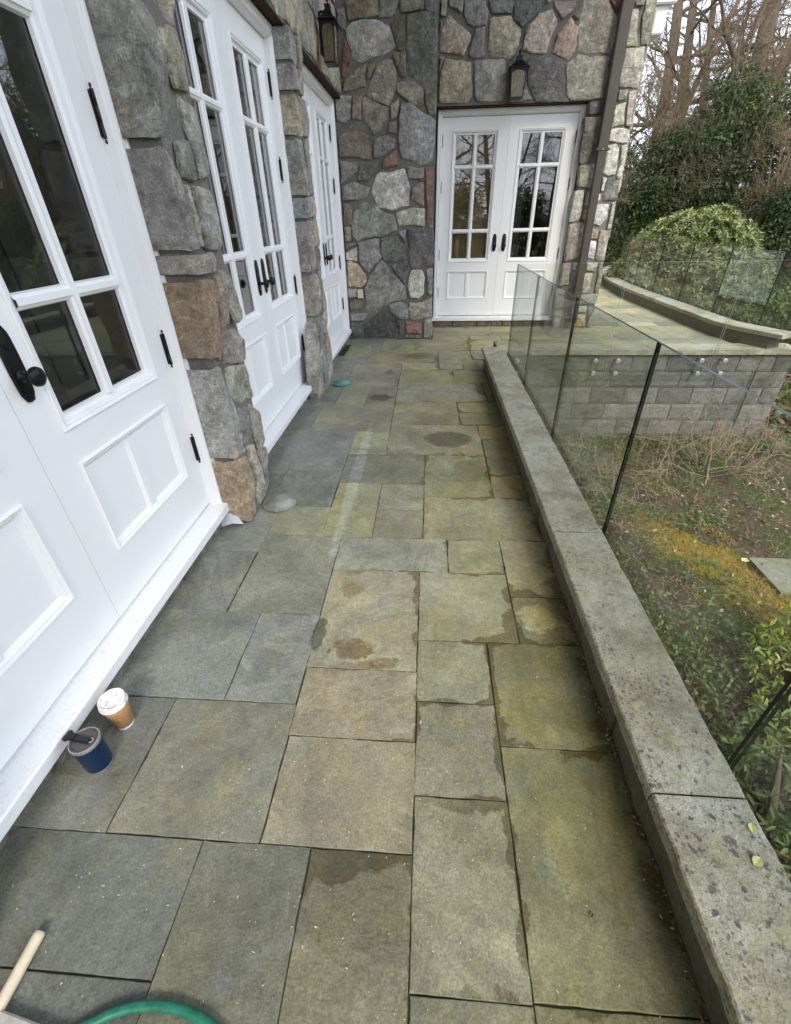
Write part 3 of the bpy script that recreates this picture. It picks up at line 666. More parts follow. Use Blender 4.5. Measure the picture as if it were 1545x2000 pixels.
SLABCOL = dict(dark=(.125, .128, .118), grey=(.195, .198, .180), bluegrey=(.20, .208, .192), bluegreen=(.25, .255, .21), greygreen=(.215, .213, .168), greengrey=(.185, .188, .138),
    greyolive=(.18, .18, .140), olive=(.215, .208, .138), olivegrey=(.235, .228, .172), brownolive=(.265, .242, .178), tan=(.34, .305, .215), greentan=(.275, .265, .195),
    tangreen=(.31, .295, .215), lime=(.255, .255, .135), moss=(.235, .225, .130), ochre=(.31, .27, .145), pinkbrown=(.275, .245, .198), wet=(.26, .24, .16), olivedark=(.215, .195, .122))
def slab(x0, x1, y0, y1, col, parent, z=0, th=.038, gap=.0018, name='paving_slab', jag=.0028, mat='slab', tiltz=.0012, bev=.0022):
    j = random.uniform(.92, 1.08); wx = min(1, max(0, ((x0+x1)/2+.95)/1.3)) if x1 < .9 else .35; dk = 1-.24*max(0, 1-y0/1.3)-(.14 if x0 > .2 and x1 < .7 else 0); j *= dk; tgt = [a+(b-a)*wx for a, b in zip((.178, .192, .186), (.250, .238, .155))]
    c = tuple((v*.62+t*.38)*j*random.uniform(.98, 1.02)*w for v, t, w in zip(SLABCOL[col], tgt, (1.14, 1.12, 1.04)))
    x0 += gap; x1 -= gap; y0 += gap; y1 -= gap; P = []; cx, cy_ = (x0+x1)/2, (y0+y1)/2
    st = .03 if y0 < 3.2 else .06
    def side(a, b, dx, dy):
        L_ = math.hypot(b[0]-a[0], b[1]-a[1]); n = max(2, int(L_/st))
        for i in range(n):
            t = i/n; q = (a[0]+(b[0]-a[0])*t, a[1]+(b[1]-a[1])*t)
            w = (mnoise.noise(Vector((q[0]*6, q[1]*6, cx*9)))*1.2+mnoise.noise(Vector((q[0]*31, q[1]*31, cy_*5)))*.9)*jag
            w = min(w, gap*.6)
            if i == 0: P.append((q[0]-(dx+dy*0)*0, q[1]))
            else: P.append((q[0]+dx*w, q[1]+dy*w))
    side((x0, y0), (x1, y0), 0, -1); side((x1, y0), (x1, y1), 1, 0); side((x1, y1), (x0, y1), 0, 1); side((x0, y1), (x0, y0), -1, 0)
    zt = z+random.uniform(-.0022, .0022); ta, tb = random.uniform(-1, 1)*tiltz, random.uniform(-1, 1)*tiltz
    n = len(P); V = []; F = []
    for ins, h in ((0, -th), (0, -bev), (bev*.35, -bev*.3), (bev, 0)):
        for p in P:
            sx = 1-ins/(max(.02, (x1-x0)/2)); sy_ = 1-ins/(max(.02, (y1-y0)/2))
            q = (cx+(p[0]-cx)*sx, cy_+(p[1]-cy_)*sy_); V.append((q[0]-cx, q[1]-cy_, zt+h+(ta*(q[0]-cx)+tb*(q[1]-cy_) if h > -th else 0)))
    for k in range(3):
        for i in range(n): F.append((k*n+i, k*n+(i+1) % n, (k+1)*n+(i+1) % n, (k+1)*n+i))
    F.append(tuple(3*n+i for i in range(n)))
    return mesh(name, V, F, mat, parent, (cx-parent.location[0], cy_-parent.location[1], -parent.location[2]), False, color=c)

# ================================================================ SETTING
def gz(x, y):
    """height of the garden ground"""
    b = -1.22
    t = min(1, max(0, (y-6.6)/5.5)); s = t*t*(3-2*t)
    b += .75*s
    t = min(1, max(0, (y-12)/18)); b += 2.2*t*t*(3-2*t)
    t = min(1, max(0, (x-6)/14)); b += .9*t*t*(3-2*t)
    b += mnoise.noise(Vector((x*.5, y*.5, 0)))*.10*min(1, max(.25, (math.hypot(x, y)-3)/8))
    if x < 9 and y < 9: b += mnoise.noise(Vector((x*2.3, y*2.3, 3)))*.035+mnoise.noise(Vector((x*7, y*7, 5)))*.012
    return b
def axis(lo, hi, near0, near1, fine, far):
    a = list(np.arange(near0, near1, fine)); v = near0; s = fine
    left = []
    while v > lo: s *= far; v -= s; left.append(v)
    v = a[-1]; s = fine; right = []
    while v < hi: s *= far; v += s; right.append(v)
    return np.array(left[::-1]+a+right)
xs = axis(-260, 260, .2, 6, .07, 1.22); ys = axis(-200, 300, .2, 8, .07, 1.22)
V = [(x, y, gz(x, y)) for y in ys for x in xs]; nx = len(xs)
F = [(j*nx+i, j*nx+i+1, (j+1)*nx+i+1, (j+1)*nx+i) for j in range(len(ys)-1) for i in range(nx-1)]
ground = mesh('ground', V, F, 'soil', None, smooth=True); tag(ground, kind='structure')

# --- raised stone terrace: mass + paving slabs as its parts
g = G(); g.box(-1.30, .84, -2.2, 6.22, -1.5, -.0075); g.box(-1.30, 4.12, 6.285, 18.0, -1.5, -.0075)
terrace = g.obj('terrace', 'dark_joint'); tag(terrace, kind='structure')
NEARS = {0: -.2, 2: -.2}
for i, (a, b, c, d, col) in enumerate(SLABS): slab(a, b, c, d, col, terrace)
# rows beyond the traced ones: the cross walk in front of the far doors and round the corner
def curve_in(y):      # inner face of the curved parapet
    if y < 7.0: return 4.02+.40*(7.0-y)**1.3
    if y < 9.5: return 4.02
    return 4.02+.0135*(y-9.5)**2.55
farcols = ['lime', 'grey', 'tangreen', 'pinkbrown', 'bluegrey', 'greentan', 'ochre', 'moss', 'olivegrey', 'grey', 'bluegreen']
def row(y0, y1, x, xe, cols, w0=.35, w1=.95):
    while x < xe-.05:
        w = random.uniform(w0, w1)
        if xe-(x+w) < .22: w = xe-x
        slab(x, min(x+w, xe), y0, y1, random.choice(cols), terrace); x += w
row(6.553, 6.80, .95, 4.05, ['greygreen', 'bluegrey', 'grey', 'tangreen'])
y = 6.823
for k, dy in enumerate([.26, .27, .30, .42, .3, .42, .36, .5, .36, .45, .4, .5, .4, .5, .5, .5, .5, .5, .5, .5, .5, .5, .5, .5]):
    if y > 17: break
    xa = .04 if y < 7.9 and y > 6.88 else (-1.2 if y < 6.9 else 2.45)
    if y+dy > 7.7 and xa < 2: dy = 7.72-y if y < 7.7 else dy
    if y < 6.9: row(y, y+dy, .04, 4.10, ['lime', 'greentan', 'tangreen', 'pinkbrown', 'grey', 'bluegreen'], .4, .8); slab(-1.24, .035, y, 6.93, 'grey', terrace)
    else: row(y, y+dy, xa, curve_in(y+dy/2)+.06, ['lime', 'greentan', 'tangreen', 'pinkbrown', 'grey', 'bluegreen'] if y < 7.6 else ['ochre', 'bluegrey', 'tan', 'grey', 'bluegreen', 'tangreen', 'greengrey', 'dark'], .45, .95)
    y += dy

# ================================================================ HOUSE
house = thing('stone_house', 'grey fieldstone house with white paned double doors along the bluestone terrace', 'house')
g = G()
D1, D2, D3 = .25, 2.63, 4.98      # near edges of the three openings in the long wall
for y0, y1, y2, xf in ((-5, .24, .24, -1.05), (2.135, 2.49, 2.62, -1.034), (4.50, 4.80, 4.97, -1.072), (6.89, 6.93, 6.93, -1.17)):
    g.box(-1.36, xf, y0, y1, -.3, 2.668)
    if y2 > y1: g.box(-1.36, -1.168, y1, y2, -.3, 2.668)
g.box(-1.36, -1.10, -5, 6.93, 2.668, 6.6)
g.box(-1.36, .026, 6.931, 7.5, -.3, 6.6)                          # pier beside the far doors
g.box(1.965, 2.50, 7.628, 8.0, -.3, 2.668); g.box(.03, 2.50, 7.628, 8.0, 2.668, 6.6)
g.box(2.24, 2.50, 8.0, 8.58, -.3, 6.6); g.box(2.24, 2.50, 10.52, 16, -.3, 6.6); g.box(2.24, 2.50, 8.58, 10.52, 2.668, 6.6)
wall = g.obj('wall', 'mortar', house)
g = G(); g.box(-8, 2.24, -5, 16, 6.6, 6.8); g.box(-8.2, -8, -5, 16, -.3, 6.6); g.box(-8, -1.36, -5.2, -5, -.3, 6.6); g.box(-8, 2.5, 16, 16.2, -.3, 6.6)  # roof and unseen back walls, plain boxes added to block light from the rooms
g.box(-8.4, 2.9, -5.4, 16.4, 6.8, 6.95); g.obj('roof', 'gutter_brown', house)
g = G(); g.box(-8, -1.36, -5, 7.5, -.1, .13); g.box(-8, 2.24, 7.9, 16, -.1, .13); g.obj('interior_floor', 'interior_floor', house)
g = G(); g.box(-8, -1.36, -5, 7.2, 2.8, 2.85); g.box(-8, 2.24, 8.0, 16, 2.8, 2.85); g.box(-3.9, -3.8, -5, 7.2, .13, 2.8); g.box(-8, -1.36, 7.2, 7.35, .13, 2.8)
g.box(-1.3, .2, 7.95, 8.05, .13, 2.8) if False else None
g.box(-8, 2.24, 11.2, 11.3, .13, 2.8); g.box(-1.0, -.9, 8.02, 11.2, .13, 2.8); g.obj('interior_wall', 'interior_wall', house)
# inner white door, wainscot rails and shelves seen through the panes
g = G()
g.box(-3.79, -3.74, 3.2, 4.1, .13, 2.25); g.box(-3.79, -3.72, 3.05, 3.2, .13, 2.4); g.box(-3.79, -3.72, 4.1, 4.25, .13, 2.4); g.box(-3.79, -3.70, 3.0, 4.3, 2.4, 2.52)
g.box(-3.73, -3.715, 3.35, 3.95, 1.25, 2.05); g.box(-3.73, -3.715, 3.35, 3.95, .35, 1.05)
g.obj('inner_door', 'interior_white', house)
g = G(); g.box(-3.79, -3.72, 5.6, 6.6, .13, .9); g.obj('cupboard', 'interior_white', house)
g = G(); g.box(-2.0, -1.5, 2.30, 2.34, .13, 2.3); g.obj('open_inner_door', 'interior_white', house)
for (y0, y1) in ((D1-.02, D1+.22), (2.63, 2.92), (4.30, 4.54), (4.98, 5.2), (6.66, 6.88)):
    g = G(); n = 22; V = []
    for i in range(n+1):
        yy = y0+(y1-y0)*i/n; xx = -1.43+.025*math.sin(i*1.9)
        V += [(xx, yy, .16), (xx, yy, 2.6)]
    g.add(V, [(2*i, 2*i+1, 2*i+3, 2*i+2) for i in range(n)]); g.obj('curtain', 'curtain', house, smooth=True)
for (x0, x1) in ((1.05, 1.32), (1.66, 1.93)):
    g = G(); n = 22; V = []
    for i in range(n+1):
        xx = x0+(x1-x0)*i/n; yy = 8.04+.025*math.sin(i*1.9); V += [(xx, yy, .16), (xx, yy, 2.6)]
    g.add(V, [(2*i, 2*i+1, 2*i+3, 2*i+2) for i in range(n)]); g.obj('curtain', 'curtain', house, smooth=True)
g = G(); g.box(.13, .97, 7.93, 7.94, .3, 2.55); tag(g.obj('window_blind', 'blind', house), 'flat brown blind behind the left far door')
# steel lintels over the openings
g = G()
for q in ((-1.30, -1.085, D1-.05, D1+1.96), (-1.30, -1.085, D2-.05, D2+1.96), (-1.30, -1.085, D3-.05, D3+1.96), (.035, 2.05, 7.64, 7.9)):
    g = G(); g.box(*q, 2.658, 2.667); g.obj('lintel', 'lintel_rust', house)
# low stones under the sills
def base_stones():
    for (x0, x1) in ((.06, .36), (.37, .75), (.76, 1.15), (1.16, 1.5), (1.51, 1.93)):
        b = G(); b.box(x0, x1, 7.745, 7.9, -.02, .078); b.obj('base_stone', 'rock', house, bevel=.006, color=tuple(c*.5 for c in ROCKCOL[random.choice(['brown', 'greybrown', 'olive'])]))
    for y0 in (D1, D2, D3):
        y = y0
        while y < y0+1.88:
            w = min(random.uniform(.3, .6), y0+1.9-y); b = G(); b.box(-1.33, -1.195+random.uniform(-.01, .01), y+.004, y+w-.004, -.02, .078)
            b.obj('base_stone', 'rock', house, bevel=.006, color=tuple(c*.75 for c in ROCKCOL[random.choice(['greybrown', 'olive', 'grey'])])); y += w
base_stones()
fr_pier = lambda u, v, n: (u, 6.935-n, v)
for col, poly in PIER_STONES: stone(poly, fr_pier, house, col, .046, rough=.011, grow=1.05)
fr_door = lambda u, v, n: (u, 7.635-n, v)
for col, poly in DOOR_STONES: stone(poly, fr_door, house, col, .048, rough=.011, grow=1.045)
# rows above the picture's top edge so the walls go on
def upper_rows(fr, u0, u1, v0, v1, cols, s=.30):
    v = v0
    while v < v1:
        h = random.uniform(.8, 1.25)*s; u = u0
        while u < u1-.03:
            w = random.uniform(.7, 1.5)*s
            if u1-(u+w) < .1: w = u1-u
            q = .012; j = lambda: random.uniform(-.22, .22)*s*.35
            poly = [(u+q, v+q+abs(j())), (u+w/2, v+q), (u+w-q, v+q+abs(j())), (u+w-q, v+h/2), (u+w-q-abs(j()), v+h-q), (u+w*.45, v+h-q), (u+q+abs(j()), v+h-q), (u+q, v+h*.6)]
            stone(poly, fr, house, random.choice(cols), .036, rough=.008); u += w
        v += h
mix_c = ['grey', 'greytan', 'tangrey', 'midgrey', 'brown', 'dark', 'tan', 'greybrown']
upper_rows(fr_pier, -1.05, .02, 3.60, 4.3, mix_c); upper_rows(fr_door, .05, 2.5, 3.62, 4.4, mix_c, .34)
# long wall above the doors (seen at a sharp angle)
fr_left = lambda u, v, n: (-1.10+n, u, v)
upper_rows(fr_left, 2.2, 6.88, 2.672, 4.2, ['greytan', 'tan', 'tangrey', 'grey', 'light', 'greytan'], .36)
fr_side = lambda u, v, n: (2.50+n, u, v)
upper_rows(fr_side, 7.62, 8.56, .02, 3.4, mix_c); upper_rows(fr_side, 10.54, 12.5, .02, 2.6, mix_c, .36); upper_rows(fr_side, 8.58, 10.52, 2.68, 3.4, mix_c, .36)
# the two piers between the left doors
P1 = [('rust', [(2.105, .955), (2.215, .925), (2.265, 1.275), (2.105, 1.285)], 1), ('bluegrey', [(2.10, 1.77), (2.19, 1.77), (2.29, 1.78), (2.29, 2.08), (2.20, 2.16), (2.10, 2.16)], 1),
      ('grey', [(2.105, 1.40), (2.17, 1.40), (2.19, 1.66), (2.10, 1.745)], 1), ('greytan', [(2.11, 1.305), (2.32, 1.30), (2.37, 1.35), (2.33, 1.385), (2.11, 1.385)], 1),
      ('midgrey', [(2.105, .43), (2.20, .43), (2.195, .66), (2.16, .90), (2.105, .90)], 1), ('rust', [(2.105, .015), (2.20, .012), (2.24, .38), (2.13, .41), (2.105, .38)], 1),
      ('greytan', [(2.255, .03), (2.36, .06), (2.375, .38), (2.26, .41)], 0), ('greytan', [(2.39, .04), (2.49, .06), (2.49, .31), (2.40, .34)], 0),
      ('greytan', [(2.39, .35), (2.49, .37), (2.51, .54), (2.42, .62)], 0), ('grey', [(2.22, .45), (2.36, .45), (2.38, .61), (2.22, .64)], 0),
      ('greytan', [(2.21, .67), (2.46, .65), (2.45, .83), (2.20, .88)], 0), ('mauve', [(2.22, .90), (2.46, .86), (2.49, .95), (2.42, 1.03), (2.24, 1.04)], 0),
      ('pinkbrown', [(2.29, 1.06), (2.38, 1.07), (2.36, 1.29), (2.30, 1.27)], 0), ('greytan', [(2.40, 1.06), (2.48, 1.08), (2.48, 1.28), (2.38, 1.30)], 0),
      ('tan', [(2.20, 1.42), (2.255, 1.41), (2.245, 1.62), (2.20, 1.62)], 0), ('bluegrey', [(2.28, 1.40), (2.48, 1.40), (2.47, 1.62), (2.28, 1.62)], 0),
      ('grey', [(2.20, 1.65), (2.34, 1.65), (2.32, 1.78), (2.21, 1.76)], 0), ('bluegrey', [(2.36, 1.66), (2.47, 1.68), (2.47, 1.90), (2.34, 1.92)], 0),
      ('tan', [(2.31, 1.94), (2.45, 1.95), (2.47, 2.05), (2.43, 2.13), (2.31, 2.10)], 0), ('greytan', [(2.22, 2.17), (2.46, 2.15), (2.46, 2.45), (2.24, 2.45)], 0),
      ('grey', [(2.105, 2.18), (2.20, 2.18), (2.22, 2.64), (2.105, 2.64)], 1), ('tan', [(2.24, 2.47), (2.47, 2.47), (2.47, 2.64), (2.24, 2.64)], 0)]
fr_p1 = lambda u, v, n: (-1.05+n, u, v)
for col, poly, corner in P1: stone(poly, fr_p1, house, col, .05 if not corner else .052, deep=.13 if corner else .10, rough=.014, fine=1, grow=1.03 if corner else 1.08, umin=2.112 if corner else None)
P2 = [('grey', [(4.475, .01), (4.62, .01), (4.63, .33), (4.475, .36)], 1), ('midgrey', [(4.48, .37), (4.66, .36), (4.66, .70), (4.48, .72)], 1), ('mauve', [(4.475, .74), (4.70, .74), (4.69, 1.05), (4.475, 1.08)], 1),
      ('grey', [(4.475, 1.10), (4.64, 1.12), (4.63, 1.48), (4.475, 1.48)], 1), ('midgrey', [(4.47, 1.51), (4.68, 1.52), (4.68, 1.64), (4.47, 1.65)], 1), ('grey', [(4.475, 1.67), (4.60, 1.67), (4.60, 2.03), (4.475, 2.03)], 1),
      ('tan', [(4.475, 2.05), (4.64, 2.06), (4.64, 2.27), (4.475, 2.29)], 1), ('bluegrey', [(4.475, 2.31), (4.66, 2.33), (4.66, 2.46), (4.475, 2.46)], 1), ('bluegrey', [(4.475, 2.48), (4.7, 2.48), (4.7, 2.65), (4.475, 2.65)], 1),
      ('greytan', [(4.65, .01), (4.80, .02), (4.80, .33), (4.65, .34)], 0), ('pinkbrown', [(4.69, .36), (4.81, .36), (4.80, .52), (4.69, .52)], 0), ('tan', [(4.69, .54), (4.80, .54), (4.80, .72), (4.69, .71)], 0),
      ('greytan', [(4.72, .74), (4.81, .74), (4.80, 1.08), (4.72, 1.08)], 0), ('brown', [(4.66, 1.10), (4.80, 1.10), (4.81, 1.26), (4.66, 1.28)], 0), ('tan', [(4.66, 1.30), (4.80, 1.30), (4.80, 1.50), (4.66, 1.48)], 0),
      ('pinktan', [(4.70, 1.52), (4.81, 1.52), (4.80, 1.66), (4.70, 1.66)], 0), ('grey', [(4.62, 1.68), (4.79, 1.68), (4.79, 1.86), (4.62, 1.86)], 0), ('greytan', [(4.62, 1.88), (4.79, 1.88), (4.80, 2.04), (4.62, 2.04)], 0),
      ('greytan', [(4.66, 2.07), (4.80, 2.07), (4.79, 2.30), (4.67, 2.30)], 0), ('grey', [(4.68, 2.33), (4.80, 2.33), (4.80, 2.46), (4.68, 2.46)], 0), ('tan', [(4.72, 2.48), (4.80, 2.48), (4.80, 2.65), (4.72, 2.65)], 0)]
fr_p2 = lambda u, v, n: (-1.085+n, u, v)
for col, poly, corner in P2: stone(poly, fr_p2, house, col, .048, deep=.09, rough=.012, fine=1, grow=1.03 if corner else 1.08, umin=4.482 if corner else None)
# outlet cover low on the pier, downspout, white cornice end
g = G(); g.box(-1.02, -.945, 6.872, 6.90, .555, .665); tag(g.obj('outlet_cover', 'cream_plastic', house, bevel=.004), 'small cream cover plate low on the stone wall')
g = G()
def spout(pa, pb, w, d):
    (xa, za), (xb, zb) = pa, pb
    V = [(xa-w/2, 7.44, za), (xa+w/2, 7.44, za), (xa+w/2, 7.44+d, za), (xa-w/2, 7.44+d, za), (xb-w/2, 7.44, zb), (xb+w/2, 7.44, zb), (xb+w/2, 7.44+d, zb), (xb-w/2, 7.44+d, zb)]
    g.add(V, [(0, 1, 2, 3)[::-1], (4, 5, 6, 7), (0, 1, 5, 4), (1, 2, 6, 5), (2, 3, 7, 6), (3, 0, 4, 7)])
spout((2.182, .10), (2.150, 2.165), .105, .085); spout((2.150, 2.16), (2.118, 4.6), .125, .10)
g.box(2.06, 2.235, 7.43, 7.56, 2.155, 2.185); g.box(2.125, 2.235, 7.425, 7.60, .55, .575)
tag(g.obj('downspout', 'gutter_brown', house, bevel=.008), 'dark brown square downspout leaning beside the far doors')
g = G(); g.box(2.06, 2.065, 7.0, 7.001, 0, .001) if False else None
g.box(2.50, 2.70, 7.78, 9.5, 3.26, 3.5); g.box(2.50, 2.76, 7.72, 9.5, 3.5, 3.75); g.obj('cornice', 'white', house, bevel=.01)
g = G(); g.lathe([(.0, -.004), (.006, -.004), (.006, 0)], (2.15, 7.432, 2.17), 'y', 8); g.lathe([(.0, -.004), (.006, -.004), (.006, 0)], (2.09, 7.55, 2.17), 'y', 8); g.obj('bracket_screw', 'steel', house)

# --- double doors
def loops(g, rect, prof, close=True, mi=0):
    """mitred moulding: rect (x0,x1,z0,z1), prof [(inset, depth)]"""
    x0, x1, z0, z1 = rect; V = []; F = []
    for d, y in prof: V += [(x0+d, y, z0+d), (x1-d, y, z0+d), (x1-d, y, z1-d), (x0+d, y, z1-d)]
    for k in range(len(prof)-1):
        for i in range(4): F.append((k*4+i, k*4+(i+1) % 4, (k+1)*4+(i+1) % 4, (k+1)*4+i))
    g.add(V, F, mi)
FW, FH = 1.90, 2.655
def make_door(loc, rot, label=None, handed=True):
    g = G()
    prof = [(0, .16), (0, .004), (.004, 0), (.024, 0), (.028, .010), (.040, .012), (.044, .006), (.052, .008), (.058, .022), (.062, .030), (.066, .074), (.066, .13)]
    V = []; F = []
    for d, y in prof: V += [(d, y, .12), (d, y, FH-d), (FW-d, y, FH-d), (FW-d, y, .12)]
    for k in range(len(prof)-1):
        for i in range(3): F.append((k*4+i, k*4+i+1, (k+1)*4+i+1, (k+1)*4+i))
    g.add(V, F); fr = g.obj('french_door', 'white', house, loc); fr.rotation_euler = (0, 0, rot)
    if label: fr['label'] = label
    # sill
    g = G(); V = []
    for x in (-.015, FW+.02):
        V += [(x, .16, .085), (x, -.012, .085), (x, -.022, .092), (x, -.022, .135), (x, -.016, .141), (x, .07, .150), (x, .16, .150)]
    n = 7; g.add(V, [tuple(range(n)), tuple(range(n, 2*n))[::-1]]+[(i, i+n, (i+1) % n+n, (i+1) % n) for i in range(n)])
    g.obj('sill', 'white', fr, auto=.5)
    return fr
def leaf_mesh():
    g = G(); w = .8815; z0, z1 = .160, 2.585; y0, y1 = 0, .045
    a, b = .150, .737                                   # opening
    g.box(0, a, y0, y1, z0, z1); g.box(b, w, y0, y1, z0, z1)
    g.box(a, b, y0, y1, z0, .412); g.box(a, b, y0, y1, .778, .922); g.box(a, b, y0, y1, 2.437, z1)
    pr = [(-.013, .001), (-.013, -.007), (-.009, -.0105), (-.004, -.009), (.000, -.003), (.005, -.005), (.010, -.002), (.018, .010), (.026, .014), (.034, .014), (.038, .026)]
    loops(g, (a, b, .922, 2.437), pr)
    pr2 = [(-.013, .001), (-.013, -.007), (-.009, -.0105), (-.004, -.009), (.000, -.002), (.006, -.002), (.012, .004), (.022, .014), (.030, .016)]
    loops(g, (a, b, .412, .778), pr2)
    g.box(a+.012, b-.012, .015, .03, .42, .77)           # panel field
    xm = (a+b)/2; g.box(xm-.020, xm+.020, .002, .016, .43, .76)
    V = [(xm-.034, .0165, .43), (xm-.021, .002, .43), (xm+.021, .002, .43), (xm+.034, .0165, .43)]; V += [(x, y, .76) for x, y, z in V]
    g.add(V, [(0, 1, 5, 4), (1, 2, 6, 5), (2, 3, 7, 6)])
    def bar_v(x, za, zb):
        pf = [(-.029, .026), (-.024, .012), (-.012, .006), (-.010, .001), (.010, .001), (.012, .006), (.024, .012), (.029, .026)]
        V = [(x+q, y, za) for q, y in pf]+[(x+q, y, zb) for q, y in pf]; m_ = len(pf); g.add(V, [(i, i+1, i+1+m_, i+m_) for i in range(m_-1)])
    def bar_h(z, xa, xb):
        pf = [(-.026, .026), (-.021, .0125), (-.011, .0065), (-.009, .0005), (.009, .0005), (.011, .0065), (.021, .0125), (.026, .026)]
        V = [(xa, y, z+q) for q, y in pf]+[(xb, y, z+q) for q, y in pf]; m_ = len(pf); g.add(V, [(i, i+1, i+1+m_, i+m_) for i in range(m_-1)])
    bar_v(xm, .95, 2.41); bar_h(1.306, a+.03, b-.03); bar_h(2.057, a+.03, b-.03)
    return g
lm_ = leaf_mesh(); leaf_o = lm_.obj('door_leaf', 'white', None, auto=.35); LEAF = leaf_o.data; bpy.data.objects.remove(leaf_o)
PANE = {}
for k, (za, zb) in enumerate(((.952, 1.285), (1.327, 2.036), (2.078, 2.407))):
    g = G(); g.box(0, .237, .028, .033, za, zb); o = g.obj('pane', 'window_glass'); PANE[k] = o.data; bpy.data.objects.remove(o)
g = G(); g.lathe([(.0085, -.07), (.0085, -.024), (.0078, -.023), (.0085, -.022), (.0085, .022), (.0078, .023), (.0085, .024), (.0085, .07)], n=10)
for s_ in (-1, 1): g.lathe([(.003, .070*s_), (.005, .074*s_), (.0065, .079*s_), (.005, .084*s_), (.001, .087*s_)], n=8, cap=False)
g.box(-.012, .012, .004, .010, -.066, .066); o = g.obj('hinge', 'bronze_black', None, auto=.6); HINGE = o.data; bpy.data.objects.remove(o)
def handle_mesh():
    g = G(); n = 28; half = .114; wv = .030; out = []
    for i in range(n):
        t = 2*math.pi*i/n; c, s = math.cos(t), math.sin(t)
        z = half*s; x = wv*math.copysign(abs(c)**.42, c)
        if abs(s) > .86: x *= .82
        out.append((x, z))
    V = [(x*k, y, z*k2) for (k, k2, y) in ((1, 1, 0), (1, 1, -.004), (.86, .97, -.008), (.80, .955, -.006), (.7, .93, -.007)) for x, z in out]
    F = [(j*n+i, j*n+(i+1) % n, (j+1)*n+(i+1) % n, (j+1)*n+i) for j in range(4) for i in range(n)]; F.append(tuple(4*n+i for i in range(n)))
    g.add(V, F)
    g.lathe([(.019, -.004), (.019, -.010), (.013, -.014), (.010, -.020), (.009, -.036), (.012, -.040), (.020, -.043), (.027, -.049), (.030, -.056), (.0285, -.063), (.022, -.069), (.010, -.072), (.001, -.0725)], (0, 0, -.035), 'y', 20)
    g.lathe([(.011, -.006), (.011, -.010), (.004, -.011)], (0, 0, .052), 'y', 12)
    return g
o = handle_mesh().obj('door_handle', 'black_metal', None, auto=.7); HANDLE = o.data; bpy.data.objects.remove(o)
doors = [((-1.165, D1, 0), R(90), 'near white double door with a single black knob, nearest the camera'),
         ((-1.165, D2, 0), R(90), 'middle white double door of the long wall'),
         ((-1.165, D3, 0), R(90), 'farthest white double door of the long wall, next to the inside corner'),
         ((.05, 7.755, 0), 0, 'white double door facing the camera at the end of the terrace'),
         ((2.575, 8.60, 0), R(90), 'white double door round the corner on the side wall')]
for loc, rot, lab in doors:
    fr = make_door(loc, rot, lab)
    for s_ in (0, 1):
        x = .0675 if s_ == 0 else .0675+.8835
        link('door_leaf', LEAF, fr, (x, .070, 0))
        for k in range(3):
            for q in (.182, .468): link('pane', PANE[k], fr, (x+q-.0155+(.001 if q > .3 else 0), .070, 0))
        hx = .062 if s_ == 0 else FW-.062
        for hz in (.495, 1.005, 1.835, 2.345): link('hinge', HINGE, fr, (hx, .060, hz))
        hx = x+.8815-.068 if s_ == 0 else x+.068
        if s_ == 0 and loc[1] == D1: continue
        link('door_handle', HANDLE, fr, (hx, .068, 1.155))
# ================================================================ PARAPETS, RETAINING WALL
par = thing('parapet_wall', 'low bluestone capped parapet running along the right edge of the terrace walk', 'parapet', (.74, 2.4, 0))
def pbox(name, mat, parent, x0, x1, y0, y1, z0, z1, bevel=.004, color=None):
    cx, cy_, cz = (x0+x1)/2, (y0+y1)/2, (z0+z1)/2; g = G(); g.box(x0-cx, x1-cx, y0-cy_, y1-cy_, z0-cz, z1-cz)
    l = parent.location if parent is not None else (0, 0, 0)
    return g.obj(name, mat, parent, (cx-l[0], cy_-l[1], cz-l[2]), bevel=bevel, color=color)
def rough_wall(name, mat, parent, x0, x1, y0, y1, z0, z1, face, amp=.012, st=.035):
    """a body with an uneven visible face; face 'x-' or 'x+' or 'y-'"""
    l = parent.location; V = []; F = []
    if face[0] == 'x':
        nu = max(2, int((y1-y0)/st)); nv = max(2, int((z1-z0)/st)); xf = x0 if face == 'x-' else x1; xb = x1 if face == 'x-' else x0; s = -1 if face == 'x-' else 1
        for j in range(nv+1):
            for i in range(nu+1):
                yy = y0+(y1-y0)*i/nu; zz = z0+(z1-z0)*j/nv
                d = (mnoise.noise(Vector((yy*5, zz*9, 2)))*1.0+abs(mnoise.noise(Vector((yy*14, zz*22, 7)))))*amp*s
                V.append((xf+d-l[0], yy-l[1], zz-l[2]))
        bx = lambda i: None
    for j in range(nv):
        for i in range(nu): a = j*(nu+1)+i; F.append((a, a+1, a+nu+2, a+nu+1))
    n0 = len(V); V += [(xb-l[0], y0-l[1], z0-l[2]), (xb-l[0], y1-l[1], z0-l[2]), (xb-l[0], y1-l[1], z1-l[2]), (xb-l[0], y0-l[1], z1-l[2])]
    F.append((n0, n0+1, n0+2, n0+3)); top = [nv*(nu+1)+i for i in range(nu+1)]
    F.append(tuple(top)+(n0+2, n0+3)); F.append((0*(nu+1)+0,)+tuple(j*(nu+1) for j in range(1, nv+1))+(n0+3, n0))
    F.append(tuple(j*(nu+1)+nu for j in range(nv, -1, -1))+(n0+1, n0+2))
    return mesh(name, V, F, mat, parent, smooth=True)
for y0, y1 in ((-2.0, -.5), (-.49, .9), (.92, 2.2), (2.22, 3.6), (3.62, 5.5)):
    rough_wall('parapet_base', 'parapet', par, .655, .835, y0, y1, -.04, .146, 'x-', .010)
pbox('parapet_footing', 'parapet', par, .842, .86, -2.0, 6.2, -1.5, .12, 0)
